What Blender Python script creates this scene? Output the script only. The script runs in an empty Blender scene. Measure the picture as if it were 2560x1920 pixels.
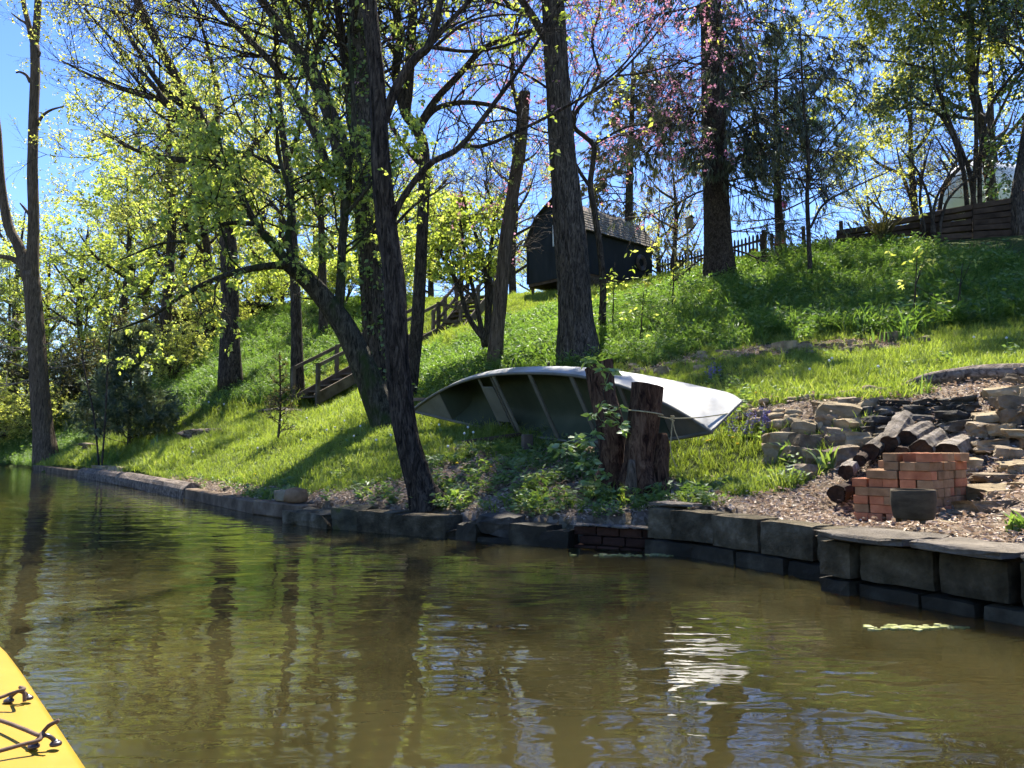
import bpy, math, random
import numpy as np
from mathutils import Vector, Matrix, Euler

# ------------------------------------------------------------------ camera, sky, sun, exposure
scene = bpy.context.scene
COL = scene.collection
CAM_H = 0.75
FPX = 1926.0                       # focal length in pixels of the 2560 px wide photograph
PITCH = math.atan(150.0 / FPX)
cam_data = bpy.data.cameras.new('camera')
cam_data.sensor_width = 36.0
cam_data.lens = 36.0 * FPX / 2560.0
cam_data.clip_start = 0.05
cam_data.clip_end = 2000.0
cam = bpy.data.objects.new('camera', cam_data)
cam.location = (0, 0, CAM_H)
cam.rotation_euler = (math.pi / 2 + PITCH, 0, 0)
COL.objects.link(cam)
scene.camera = cam

SUN_EL = math.radians(55.0)
SUN_AZ = math.radians(7.0)         # to the right of straight ahead (+Y)
world = bpy.data.worlds.new('World')
scene.world = world
world.use_nodes = True
wn = world.node_tree.nodes
wl = world.node_tree.links
wn.clear()
w_out = wn.new('ShaderNodeOutputWorld')
w_bg = wn.new('ShaderNodeBackground')
w_sky = wn.new('ShaderNodeTexSky')
w_sky.sky_type = 'NISHITA'
w_sky.sun_disc = False
w_sky.sun_elevation = SUN_EL
w_sky.sun_rotation = SUN_AZ
w_sky.altitude = 200
w_sky.air_density = 1.0
w_sky.dust_density = 0.15
w_sky.ozone_density = 3.0
w_hsv = wn.new('ShaderNodeHueSaturation')
w_hsv.inputs['Saturation'].default_value = 1.22
w_hsv.inputs['Hue'].default_value = 0.515
wl.new(w_sky.outputs[0], w_hsv.inputs['Color'])
wl.new(w_hsv.outputs[0], w_bg.inputs['Color'])
w_bg.inputs['Strength'].default_value = 0.085
wl.new(w_bg.outputs[0], w_out.inputs['Surface'])

sun_data = bpy.data.lights.new('sun', 'SUN')
sun_data.energy = 5.0
sun_data.angle = math.radians(0.53)
sun_data.color = (1.0, 0.94, 0.83)
sun = bpy.data.objects.new('sun', sun_data)
sdir = Vector((math.sin(SUN_AZ) * math.cos(SUN_EL), math.cos(SUN_AZ) * math.cos(SUN_EL), math.sin(SUN_EL)))
sun.rotation_euler = sdir.to_track_quat('Z', 'Y').to_euler()
sun.location = (10, 40, 60)
COL.objects.link(sun)

scene.view_settings.view_transform = 'Standard'
scene.view_settings.look = 'None'
scene.view_settings.gamma = 1.0
scene.view_settings.exposure = 1.78
scene.view_settings.use_curve_mapping = False
scene.render.engine = 'CYCLES'
scene.cycles.max_bounces = 5
scene.cycles.diffuse_bounces = 2
scene.cycles.glossy_bounces = 3
scene.cycles.transmission_bounces = 2
scene.cycles.transparent_max_bounces = 8
scene.cycles.caustics_reflective = False
scene.cycles.caustics_refractive = False
scene.cycles.use_denoising = True
scene.cycles.use_adaptive_sampling = True
scene.cycles.adaptive_threshold = 0.035
scene.cycles.sample_clamp_indirect = 6.0

RNG = np.random.default_rng(7)
random.seed(7)
# ------------------------------------------------------------------ picture geometry and the lie of the land
CP, SP = math.cos(PITCH), math.sin(PITCH)

def ray(px, py):
    xc, yc = (px - 1280.0) / FPX, (960.0 - py) / FPX
    return np.array([xc, CP - SP * yc, SP + CP * yc])

def W(px, py, d):
    """the point of the place seen at photograph pixel (px, py) when it stands d metres ahead"""
    r = ray(px, py)
    return np.array([0, 0, CAM_H]) + r * (d / r[1])

def proj(P):
    P = np.asarray(P, float)
    x, y, z = P[..., 0], P[..., 1], P[..., 2] - CAM_H
    d = y * CP + z * SP
    u = -y * SP + z * CP
    d = np.where(np.abs(d) < 1e-6, 1e-6, d)
    return 1280 + FPX * x / d, 960 - FPX * u / d, d

# edge of the water (plan, metres), from the right of the picture to the far left and beyond
SHORE = np.array([(9.0, -3.0), (5.2, 0.2), (3.3, 2.35), (2.44, 3.48), (1.95, 4.28), (1.74, 4.6), (1.36, 5.3), (1.06, 5.55), (0.48, 5.85),
                  (-0.435, 6.42), (-1.51, 7.08), (-2.93, 8.5), (-5.07, 11.5), (-9.3, 17.0), (-13.5, 22.0),
                  (-17.9, 27.0), (-26.0, 34.0), (-60.0, 60.0), (-160.0, 120.0)])

def shore_dist(X, Y):
    """signed distance to the water's edge, land positive"""
    X = np.asarray(X, float); Y = np.asarray(Y, float)
    best = np.full(X.shape, 1e9); sign = np.zeros(X.shape)
    for i in range(len(SHORE) - 1):
        a, b = SHORE[i], SHORE[i + 1]
        e = b - a; L2 = e @ e
        t = np.clip(((X - a[0]) * e[0] + (Y - a[1]) * e[1]) / L2, 0, 1)
        dx, dy = X - a[0] - t * e[0], Y - a[1] - t * e[1]
        dd = np.hypot(dx, dy)
        sg = e[0] * (Y - a[1]) - e[1] * (X - a[0])
        m = dd < best - 1e-9
        best = np.where(m, dd, best)
        sign = np.where(m, np.where(sg < 0, 1.0, -1.0), sign)
    return best * sign

_ctrl_px = [
    (2500, 1360, 3.9), (2200, 1312, 4.5), (1900, 1277, 5.25), (1700, 1262, 5.85), (1500, 1287, 6.0), (1300, 1288, 6.35),
    (1060, 1264, 6.95), (870, 1266, 7.3), (700, 1245, 9.0), (430, 1207, 12.0), (250, 1182, 17.0), (100, 1160, 24.0), (0, 1152, 28.0),
    (1600, 1237, 6.6), (1330, 1190, 7.2), (1320, 1118, 8.4), (1150, 1130, 8.2), (1800, 1195, 6.8), (1950, 1170, 6.4), (1750, 1085, 8.0),
    (950, 1078, 11.0), (1050, 1045, 11.5), (850, 1150, 9.5), (700, 1122, 12.0), (560, 1150, 12.5), (500, 1090, 15.5), (400, 1135, 15.5),
    (300, 1130, 18.0), (780, 1024, 20.0), (690, 1000, 20.0), (575, 962, 21.0), (450, 1050, 20.0), (150, 1130, 25.0), (250, 1085, 26.0),
    (1000, 968, 16.0), (1250, 918, 14.0), (1420, 908, 13.0), (1650, 925, 11.5), (1900, 885, 11.0), (2200, 868, 10.5), (2500, 840, 10.0),
    (1870, 1012, 8.0), (2100, 990, 7.4), (2300, 968, 7.05), (2520, 945, 6.7), (2300, 905, 9.0), (1800, 968, 9.5), (1450, 1010, 10.5),
    (1700, 832, 13.5), (1700, 752, 16.0), (1690, 732, 18.5), (2000, 835, 12.5), (2000, 728, 15.5), (2030, 652, 18.0),
    (2400, 735, 13.2), (2400, 622, 16.5), (2560, 588, 17.0), (1500, 795, 19.0), (1300, 812, 19.5), (1150, 898, 17.5), (1100, 845, 21.0),
    (1100, 885, 22.5), (1230, 790, 24.5), (1330, 745, 26.5), (1600, 712, 26.5), (1640, 706, 28.6), (1800, 668, 25.6), (1905, 645, 23.7), (1950, 640, 22.8), (785, 1042, 16.5), (880, 1040, 15.0), (911, 972, 20.3),
    (640, 800, 29.0), (300, 1005, 30.0), (150, 1055, 32.0), (720, 850, 26.0), (0, 1060, 42.0),
    (2060, 1215, 5.85), (2000, 1205, 5.95), (2150, 1205, 5.75), (2110, 1306, 5.1), (2390, 1278, 5.15), (2250, 1296, 5.15), (2240, 1330, 4.75), (2000, 1025, 7.1), (2420, 1225, 5.4), (2250, 1140, 6.1), (2500, 1110, 5.7), (2500, 1010, 6.2),
    (2500, 1250, 4.75),
]
_ctrl_w = [(-6, 60, 6.5), (20, 60, 7.2), (45, 50, 7.5), (-45, 70, 5.0), (15, 30, 7.0), (12, 22, 6.4), (8, 34, 7.1), (22, 16, 6.3),
           (12, 8, 3.4), (8, 3.5, 1.2), (16, 4, 4.2), (-70, 90, 4.0), (0, 36, 6.9), (30, 30, 7.2), (9, 5.5, 2.2)]
_C = np.array([list(W(*c)) for c in _ctrl_px] + [list(c) for c in _ctrl_w])

def _phi(r2):
    return 0.5 * r2 * np.log(r2 + 1e-9)

def _tps_fit(C, lam=0.004):
    n = len(C)
    K = _phi((C[:, None, 0] - C[None, :, 0]) ** 2 + (C[:, None, 1] - C[None, :, 1]) ** 2) + lam * np.eye(n)
    Pm = np.hstack([np.ones((n, 1)), C[:, :2]])
    A = np.zeros((n + 3, n + 3)); A[:n, :n] = K; A[:n, n:] = Pm; A[n:, :n] = Pm.T
    return np.linalg.solve(A, np.concatenate([C[:, 2], np.zeros(3)]))

_TW = _tps_fit(_C)

def land(X, Y):
    X = np.asarray(X, float); Y = np.asarray(Y, float)
    Xc = np.clip(X, -60, 40); Yc = np.clip(Y, 0.5, 80)
    z = _TW[-3] + _TW[-2] * Xc + _TW[-1] * Yc
    for i in range(len(_C)):
        z = z + _TW[i] * _phi((Xc - _C[i, 0]) ** 2 + (Yc - _C[i, 1]) ** 2)
    z = np.clip(z, 0.1, 8.5)
    z = z + 0.035 * np.sin(X * 1.7 + 1.3 * np.sin(Y * .9)) * np.cos(Y * 1.9 + X * .6) * np.clip((z - .2) * 2, 0, 1)
    return z

def ground(X, Y):
    X = np.asarray(X, float); Y = np.asarray(Y, float)
    sd = shore_dist(X, Y)
    t = np.clip((sd - 0.06) / 0.10, 0, 1)
    far = np.clip((-Y - 9) / 6, 0, 1) * 2.2           # the bank across the water, behind the camera
    return (1 - t) * (-0.55 + far * (sd < 0)) + t * land(X, Y)

def gz(x, y):
    return float(ground(np.array([x]), np.array([y]))[0])

def hit(px, py, d0=3.0, d1=60.0):
    """where the sight line through pixel (px, py) meets the land"""
    r = ray(px, py); r = r / r[1]
    ds = np.concatenate([np.arange(d0, 16, 0.02), np.arange(16, d1, 0.08)])
    P = np.array([0, 0, CAM_H])[None] + r[None] * ds[:, None]
    g = ground(P[:, 0], P[:, 1])
    below = np.nonzero(P[:, 2] <= g)[0]
    k = below[0] if len(below) else len(ds) - 1
    return P[k]

def G(px, d):
    """ground point in picture column px at d metres"""
    x = (px - 1280) / FPX * d * CP
    for _ in range(4):
        z = gz(x, d)
        x = (px - 1280) / FPX * (d * CP + (z - CAM_H) * SP)
    return np.array([x, d, gz(x, d)])
# ------------------------------------------------------------------ materials
MATS = {}

def _nt(name):
    m = bpy.data.materials.new(name)
    m.use_nodes = True
    nt = m.node_tree
    nt.nodes.clear()
    out = nt.nodes.new('ShaderNodeOutputMaterial')
    MATS[name] = m
    return m, nt, out

def _ramp(nt, stops):
    r = nt.nodes.new('ShaderNodeValToRGB')
    el = r.color_ramp.elements
    while len(el) < len(stops):
        el.new(0.5)
    for e, (p, c) in zip(el, stops):
        e.position = p
        e.color = (c[0], c[1], c[2], 1)
    return r

def _coords(nt, stretch, offset=True):
    tc = nt.nodes.new('ShaderNodeTexCoord')
    mp = nt.nodes.new('ShaderNodeMapping')
    mp.inputs['Scale'].default_value = stretch
    nt.links.new(tc.outputs['Object'], mp.inputs['Vector'])
    if offset:
        oi = nt.nodes.new('ShaderNodeObjectInfo')
        ml = nt.nodes.new('ShaderNodeMath'); ml.operation = 'MULTIPLY'; ml.inputs[1].default_value = 37.0
        nt.links.new(oi.outputs['Random'], ml.inputs[0])
        nt.links.new(ml.outputs[0], mp.inputs['Location'])
    return mp.outputs['Vector']

def _noise(nt, vec, scale, detail=6, rough=0.6, dist=0.0):
    n = nt.nodes.new('ShaderNodeTexNoise')
    n.inputs['Scale'].default_value = scale
    n.inputs['Detail'].default_value = detail
    n.inputs['Roughness'].default_value = rough
    n.inputs['Distortion'].default_value = dist
    nt.links.new(vec, n.inputs['Vector'])
    return n

def mk(name, stops, scale=8, rough=0.85, bump=0.5, bdist=0.01, stretch=(1, 1, 1), detail=7, vary=0.25, fine=None, metallic=0.0, spec=0.15):
    """surface with mottled colour, fine relief and a little difference from piece to piece"""
    m, nt, out = _nt(name)
    N, L = nt.nodes, nt.links
    vec = _coords(nt, stretch)
    n1 = _noise(nt, vec, scale, detail)
    rp = _ramp(nt, stops)
    L.new(n1.outputs['Fac'], rp.inputs['Fac'])
    hs = N.new('ShaderNodeHueSaturation')
    L.new(rp.outputs['Color'], hs.inputs['Color'])
    oi = N.new('ShaderNodeObjectInfo')
    mr = N.new('ShaderNodeMapRange')
    mr.inputs['To Min'].default_value = 1 - vary
    mr.inputs['To Max'].default_value = 1 + vary
    L.new(oi.outputs['Random'], mr.inputs['Value'])
    L.new(mr.outputs[0], hs.inputs['Value'])
    bs = N.new('ShaderNodeBsdfPrincipled')
    bs.inputs['Roughness'].default_value = rough
    bs.inputs['Metallic'].default_value = metallic
    bs.inputs['Specular IOR Level'].default_value = spec
    L.new(hs.outputs['Color'], bs.inputs['Base Color'])
    if bump:
        n2 = _noise(nt, vec, fine or scale * 3.1, detail, 0.65)
        b = N.new('ShaderNodeBump')
        b.inputs['Strength'].default_value = bump
        b.inputs['Distance'].default_value = bdist
        L.new(n2.outputs['Fac'], b.inputs['Height'])
        L.new(b.outputs[0], bs.inputs['Normal'])
    L.new(bs.outputs[0], out.inputs['Surface'])
    return m

def bark(name, dark, mid, light, fur=16.0, lng=2.2, bdist=0.03, moss=None):
    m, nt, out = _nt(name)
    N, L = nt.nodes, nt.links
    v1 = _coords(nt, (fur, fur, lng))
    n1 = _noise(nt, v1, 1.0, 10, 0.68, 1.1)
    v2 = _coords(nt, (3, 3, 1.5))
    n2 = _noise(nt, v2, 1.0, 5)
    rp = _ramp(nt, [(0.38, dark), (0.5, mid), (0.66, light)])
    L.new(n1.outputs['Fac'], rp.inputs['Fac'])
    col = rp.outputs['Color']
    mx = N.new('ShaderNodeMix'); mx.data_type = 'RGBA'; mx.blend_type = 'MULTIPLY'
    mx.inputs[0].default_value = 0.6
    r2 = _ramp(nt, [(0.3, (0.45, 0.42, 0.4)), (0.7, (1.15, 1.1, 1.05))])
    L.new(n2.outputs['Fac'], r2.inputs['Fac'])
    L.new(col, mx.inputs[6]); L.new(r2.outputs['Color'], mx.inputs[7])
    col = mx.outputs[2]
    if moss:
        n3 = _noise(nt, _coords(nt, (1.6, 1.6, 1.0)), 1.5, 6)
        r3 = _ramp(nt, [(0.5, (0, 0, 0)), (0.62, (1, 1, 1))])
        L.new(n3.outputs['Fac'], r3.inputs['Fac'])
        m3 = N.new('ShaderNodeMix'); m3.data_type = 'RGBA'
        L.new(r3.outputs['Color'], m3.inputs[0]); L.new(col, m3.inputs[6])
        m3.inputs[7].default_value = (*moss, 1)
        col = m3.outputs[2]
    bs = N.new('ShaderNodeBsdfPrincipled')
    bs.inputs['Roughness'].default_value = 0.92
    bs.inputs['Specular IOR Level'].default_value = 0.15
    L.new(col, bs.inputs['Base Color'])
    b = N.new('ShaderNodeBump'); b.inputs['Strength'].default_value = 0.9; b.inputs['Distance'].default_value = bdist
    L.new(n1.outputs['Fac'], b.inputs['Height']); L.new(b.outputs[0], bs.inputs['Normal'])
    L.new(bs.outputs[0], out.inputs['Surface'])
    return m

def leaf(name, stops, trans=(1.5, 1.6, 0.7), mix=0.5, gloss=0.08, inst=False):
    """thin leaves: some light passes through, each leaf its own shade"""
    m, nt, out = _nt(name)
    N, L = nt.nodes, nt.links
    ge = N.new('ShaderNodeNewGeometry')
    rp = _ramp(nt, stops)
    src = ge.outputs['Random Per Island']
    if inst:
        oi = N.new('ShaderNodeObjectInfo')
        ad = N.new('ShaderNodeMath'); ad.operation = 'MULTIPLY_ADD'; ad.inputs[1].default_value = 0.45
        mu = N.new('ShaderNodeMath'); mu.operation = 'MULTIPLY'; mu.inputs[1].default_value = 0.55
        L.new(oi.outputs['Random'], mu.inputs[0])
        L.new(src, ad.inputs[0]); L.new(mu.outputs[0], ad.inputs[2])
        src = ad.outputs[0]
    L.new(src, rp.inputs['Fac'])
    df = N.new('ShaderNodeBsdfDiffuse')
    L.new(rp.outputs['Color'], df.inputs['Color'])
    tr = N.new('ShaderNodeBsdfTranslucent')
    mu2 = N.new('ShaderNodeMix'); mu2.data_type = 'RGBA'; mu2.blend_type = 'MULTIPLY'; mu2.inputs[0].default_value = 1.0
    L.new(rp.outputs['Color'], mu2.inputs[6]); mu2.inputs[7].default_value = (*trans, 1)
    L.new(mu2.outputs[2], tr.inputs['Color'])
    mx = N.new('ShaderNodeMixShader'); mx.inputs[0].default_value = mix
    L.new(df.outputs[0], mx.inputs[1]); L.new(tr.outputs[0], mx.inputs[2])
    last = mx.outputs[0]
    if gloss:
        gl = N.new('ShaderNodeBsdfGlossy'); gl.inputs['Roughness'].default_value = 0.5
        gl.inputs['Color'].default_value = (0.9, 0.95, 0.9, 1)
        m2 = N.new('ShaderNodeMixShader'); m2.inputs[0].default_value = gloss
        L.new(last, m2.inputs[1]); L.new(gl.outputs[0], m2.inputs[2])
        last = m2.outputs[0]
    L.new(last, out.inputs['Surface'])
    return m

# ------------------------------------------------------------------ meshes
ORG = {}

def mesh_from(name, V, faces):
    """V (n,3); faces: list of arrays with equal-length rows"""
    V = np.ascontiguousarray(np.asarray(V, np.float32).reshape(-1, 3))
    me = bpy.data.meshes.new(name)
    me.vertices.add(len(V))
    me.vertices.foreach_set('co', V.ravel())
    idx, start, tot, s = [], [], [], 0
    for Fa in faces:
        Fa = np.asarray(Fa, np.int32)
        if Fa.size == 0:
            continue
        k = Fa.shape[1]
        idx.append(Fa.ravel())
        start.append(s + np.arange(len(Fa), dtype=np.int32) * k)
        tot.append(np.full(len(Fa), k, np.int32))
        s += Fa.size
    idx = np.concatenate(idx); start = np.concatenate(start); tot = np.concatenate(tot)
    me.loops.add(len(idx))
    me.loops.foreach_set('vertex_index', idx)
    me.polygons.add(len(start))
    me.polygons.foreach_set('loop_start', start)
    me.polygons.foreach_set('loop_total', tot)
    me.polygons.foreach_set('use_smooth', np.zeros(len(start), bool))
    me.update(calc_edges=True)
    return me

class MB:
    """collects shapes in world coordinates and links them as one mesh object"""
    def __init__(self):
        self.V = []; self.F = {}; self.n = 0
    def add(self, V, *faces):
        V = np.asarray(V, float).reshape(-1, 3)
        for Fa in faces:
            Fa = np.asarray(Fa, int)
            if Fa.size:
                self.F.setdefault(Fa.shape[1], []).append(Fa + self.n)
        self.V.append(V); self.n += len(V)
        return self
    def box(self, c, half, R=None, ch=0.0, jit=0.0):
        V, F4, F3 = chbox(half, ch)
        if jit:
            V = V + RNG.normal(size=V.shape) * jit
        if R is not None:
            V = V @ np.asarray(R).T
        return self.add(V + np.asarray(c), F4, F3)
    def bar(self, a, b, w, h, up=(0, 0, 1), ch=0.0, ext=0.0):
        a = np.asarray(a, float); b = np.asarray(b, float)
        t = b - a; Ln = np.linalg.norm(t); t = t / Ln
        s = np.cross(t, up); s = s / np.linalg.norm(s); u = np.cross(s, t)
        R = np.stack([t, s, u], 1)
        return self.box((a + b) / 2, (Ln / 2 + ext, w / 2, h / 2), R, ch)
    def tube(self, P, r, sides=8, cap=True, ridge=0.0, seed=0):
        P = np.asarray(P, float); r = np.broadcast_to(np.asarray(r, float), (len(P),))
        V, F = tubes(P[None], r[None], sides, ridge, seed)
        F3 = []
        if cap:
            n = len(P); base = len(V)
            V = np.vstack([V, P[:1], P[-1:]])
            i = np.arange(sides); j = (i + 1) % sides
            F3 = np.vstack([np.stack([j, i, np.full(sides, base)], 1),
                            np.stack([i + (n - 1) * sides, j + (n - 1) * sides, np.full(sides, base + 1)], 1)])
        return self.add(V, F, F3)
    def build(self, name, mat, parent=None, org=None, smooth=False):
        V = np.vstack(self.V)
        if org is None:
            org = np.array([(V[:, 0].min() + V[:, 0].max()) / 2, (V[:, 1].min() + V[:, 1].max()) / 2, V[:, 2].min()])
        org = np.asarray(org, float)
        me = mesh_from(name, V - org, [np.vstack(f) for f in self.F.values()])
        if smooth:
            me.polygons.foreach_set('use_smooth', np.ones(len(me.polygons), bool))
        return link(name, me, mat, parent, org)

def link(name, me, mat, parent=None, org=(0, 0, 0), rot=None, scale=None):
    o = bpy.data.objects.new(name, me)
    COL.objects.link(o)
    if mat is not None and len(me.materials) == 0:
        me.materials.append(MATS[mat] if isinstance(mat, str) else mat)
    org = np.asarray(org, float)
    if parent is not None:
        o.parent = parent
        o.location = org - ORG[parent.name]
    else:
        o.location = org
    if rot is not None:
        o.rotation_euler = Matrix(rot).to_euler() if np.ndim(rot) == 2 else rot
    if scale is not None:
        o.scale = (scale,) * 3 if np.isscalar(scale) else scale
    ORG[o.name] = org
    return o

def tag(o, label=None, cat=None, group=None, kind=None):
    if label: o['label'] = label
    if cat: o['category'] = cat
    if group: o['group'] = group
    if kind: o['kind'] = kind
    return o

def empty(name, loc, label, cat, group=None):
    o = bpy.data.objects.new(name, None)
    COL.objects.link(o)
    o.location = loc
    o.empty_display_size = 0.1
    ORG[o.name] = np.asarray(loc, float)
    return tag(o, label, cat, group)

def chbox(half, c):
    hx, hy, hz = half
    c = min(c, 0.45 * min(half))
    if c <= 0:
        V = np.array([(x, y, z) for x in (-hx, hx) for y in (-hy, hy) for z in (-hz, hz)], float)
        F = [(0, 1, 3, 2), (4, 6, 7, 5), (0, 4, 5, 1), (2, 3, 7, 6), (0, 2, 6, 4), (1, 5, 7, 3)]
        return V, np.array(F), np.zeros((0, 3), int)
    V = []; ix = {}
    for sx in (-1, 1):
        for sy in (-1, 1):
            for sz in (-1, 1):
                for a in range(3):
                    p = [sx * (hx - c), sy * (hy - c), sz * (hz - c)]
                    p[a] = (sx * hx, sy * hy, sz * hz)[a]
                    ix[(sx, sy, sz, a)] = len(V); V.append(p)
    F4, F3 = [], []
    S = (-1, 1)
    for a in range(3):
        b, d = (a + 1) % 3, (a + 2) % 3
        for s in S:
            q = []
            for sb, sd in ((-1, -1), (1, -1), (1, 1), (-1, 1)):
                k = [0, 0, 0]; k[a] = s; k[b] = sb; k[d] = sd
                q.append(ix[(k[0], k[1], k[2], a)])
            F4.append(q if s > 0 else q[::-1])
        for sb in S:
            for sd in S:
                k0 = [0, 0, 0]; k0[b] = sb; k0[d] = sd
                k0[a] = -1; k1 = list(k0); k1[a] = 1
                q = [ix[(*k0, b)], ix[(*k1, b)], ix[(*k1, d)], ix[(*k0, d)]]
                F4.append(q if sb * sd > 0 else q[::-1])
    for sx in S:
        for sy in S:
            for sz in S:
                q = [ix[(sx, sy, sz, 0)], ix[(sx, sy, sz, 1)], ix[(sx, sy, sz, 2)]]
                F3.append(q if sx * sy * sz > 0 else q[::-1])
    return np.array(V, float), np.array(F4), np.array(F3)

def tubes(P, R, sides=6, ridge=0.0, seed=0):
    """P (k,n,3) centre lines, R (k,n) radii -> vertices and quads"""
    P = np.asarray(P, float); R = np.asarray(R, float)
    k, n, _ = P.shape
    T = np.gradient(P, axis=1)
    T /= np.linalg.norm(T, axis=2, keepdims=True) + 1e-12
    m = T.mean(axis=1)
    ref = np.where(np.abs(m[:, 2:3]) > 0.8, np.array([[1.0, 0, 0]]), np.array([[0, 0, 1.0]]))
    A = np.cross(T, np.repeat(ref[:, None], n, 1)); A /= np.linalg.norm(A, axis=2, keepdims=True) + 1e-12
    B = np.cross(T, A)
    th = np.arange(sides) * 2 * math.pi / sides
    c, s = np.cos(th), np.sin(th)
    rr = R[:, :, None] * np.ones(sides)
    if ridge:
        rg = np.random.default_rng(seed)
        Ls = np.cumsum(np.concatenate([np.zeros((k, 1)), np.linalg.norm(np.diff(P, axis=1), axis=2)], 1), 1)
        w = np.zeros((k, n, sides))
        for f, a in ((3, .5), (5, .5), (8, .6), (11, .5)) + (((15, .8), (21, .8)) if sides >= 30 else ()):
            ph = rg.uniform(0, 6.28)
            w += a * np.sin(f * th[None, None] + ph + 1.5 * np.sin(Ls[:, :, None] * (1.5 + f * .35) / (0.3 + R.max() * 3) * .4 + ph))
        rr = rr * (1 + ridge * w)
    V = P[:, :, None] + rr[..., None] * (A[:, :, None] * c[None, None, :, None] + B[:, :, None] * s[None, None, :, None])
    ii = np.arange(k)[:, None, None] * n * sides + np.arange(n - 1)[None, :, None] * sides
    j = np.arange(sides)[None, None]; j2 = (j + 1) % sides
    F = np.stack([ii + j, ii + j2, ii + sides + j2, ii + sides + j], -1).reshape(-1, 4)
    return V.reshape(-1, 3), F

def catmull(P, n):
    P = np.asarray(P, float)
    if len(P) == 2:
        t = np.linspace(0, 1, n)[:, None]
        return P[0] * (1 - t) + P[1] * t
    Q = np.vstack([2 * P[0] - P[1], P, 2 * P[-1] - P[-2]])
    u = np.linspace(0, len(P) - 1 - 1e-9, n)
    i = u.astype(int); t = (u - i)[:, None]
    a, b, c, d = Q[i], Q[i + 1], Q[i + 2], Q[i + 3]
    return 0.5 * (2 * b + (c - a) * t + (2 * a - 5 * b + 4 * c - d) * t ** 2 + (3 * b - a - 3 * c + d) * t ** 3)

def wob3(V, seed, freq=3.0, amp=0.1):
    rg = np.random.default_rng(seed)
    out = np.zeros_like(V)
    for k in range(4):
        D = rg.normal(size=(3, 3)) * freq * (1 + .6 * k)
        out += np.sin(V @ D.T + rg.uniform(0, 6.28, 3)) * amp / (1 + .7 * k)
    return out

def _cube_grid(n):
    V = {}; F = []
    def vid(p):
        return V.setdefault(tuple(np.round(p, 6)), len(V))
    g = np.linspace(-1, 1, n + 1)
    for a in range(3):
        b, d = (a + 1) % 3, (a + 2) % 3
        for s in (-1, 1):
            for i in range(n):
                for j in range(n):
                    q = []
                    for (ii, jj) in ((i, j), (i + 1, j), (i + 1, j + 1), (i, j + 1)):
                        p = [0, 0, 0]; p[a] = s; p[b] = g[ii]; p[d] = g[jj]
                        q.append(vid(p))
                    F.append(q if s > 0 else q[::-1])
    return np.array(list(V.keys())), np.array(F)

_CG = {n: _cube_grid(n) for n in (2, 3, 4)}

def rock(half, seed, n=3, blocky=0.6, rough=0.16):
    V, F = _CG[n]
    S = V / np.linalg.norm(V, axis=1, keepdims=True)
    P = V * blocky + S * (1 - blocky) * 1.15
    P = P + wob3(P, seed, 1.6, rough)
    return P * np.asarray(half), F

def yawmat(a):
    c, s = math.cos(a), math.sin(a)
    return np.array([[c, -s, 0], [s, c, 0], [0, 0, 1.0]])

def rotmat(ax, ay, az):
    return np.array(Euler((ax, ay, az)).to_matrix())
# ------------------------------------------------------------------ the materials of the place
bark('bark_grey', (0.012, 0.0095, 0.007), (0.06, 0.048, 0.037), (0.16, 0.13, 0.1), 26, 5, 0.05)
bark('bark_oak', (0.018, 0.015, 0.012), (0.08, 0.068, 0.055), (0.2, 0.172, 0.14), 30, 5.5, 0.06)
bark('bark_dark', (0.017, 0.014, 0.012), (0.058, 0.049, 0.04), (0.14, 0.12, 0.098), 26, 6, 0.04)
bark('bark_moss', (0.016, 0.015, 0.01), (0.055, 0.05, 0.035), (0.13, 0.12, 0.085), 26, 6, 0.04, moss=(0.03, 0.045, 0.012))
bark('bark_pine', (0.018, 0.013, 0.01), (0.055, 0.042, 0.033), (0.12, 0.095, 0.075), 20, 13, 0.04)
bark('bark_snag', (0.05, 0.038, 0.027), (0.13, 0.10, 0.07), (0.23, 0.18, 0.13), 34, 3, 0.04)
bark('bark_stump', (0.022, 0.011, 0.007), (0.1, 0.055, 0.033), (0.23, 0.145, 0.09), 22, 6, 0.05)
bark('bark_drift', (0.05, 0.04, 0.033), (0.16, 0.13, 0.105), (0.33, 0.28, 0.23), 14, 14, 0.03)
mk('cut_wood', [(0.3, (0.16, 0.1, 0.06)), (0.7, (0.38, 0.26, 0.17))], 6, 0.85, 0.6, 0.01, (1, 1, 6))
mk('log_pale', [(0.3, (0.09, 0.07, 0.05)), (0.5, (0.25, 0.21, 0.165)), (0.72, (0.44, 0.385, 0.32))], 5, 0.9, 1.0, 0.06, (2.2, 2.2, 2.2))
mk('log_char', [(0.35, (0.012, 0.009, 0.007)), (0.7, (0.075, 0.045, 0.028))], 9, 0.9, 0.8, 0.02)
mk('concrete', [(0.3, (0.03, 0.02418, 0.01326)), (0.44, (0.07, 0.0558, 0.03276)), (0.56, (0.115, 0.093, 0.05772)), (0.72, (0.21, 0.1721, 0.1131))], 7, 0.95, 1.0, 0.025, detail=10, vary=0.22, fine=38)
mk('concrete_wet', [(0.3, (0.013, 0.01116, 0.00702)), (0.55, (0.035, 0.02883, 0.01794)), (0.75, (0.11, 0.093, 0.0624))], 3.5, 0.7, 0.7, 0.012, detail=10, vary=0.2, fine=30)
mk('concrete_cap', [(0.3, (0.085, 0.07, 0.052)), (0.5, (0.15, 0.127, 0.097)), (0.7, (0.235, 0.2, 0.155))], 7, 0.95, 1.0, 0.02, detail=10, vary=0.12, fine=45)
mk('pot_clay', [(0.35, (0.045, 0.03441, 0.02106)), (0.7, (0.11, 0.08556, 0.0546))], 7, 0.9, 0.4, 0.006, (1, 1, 3.0), vary=0.0, fine=60)
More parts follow.
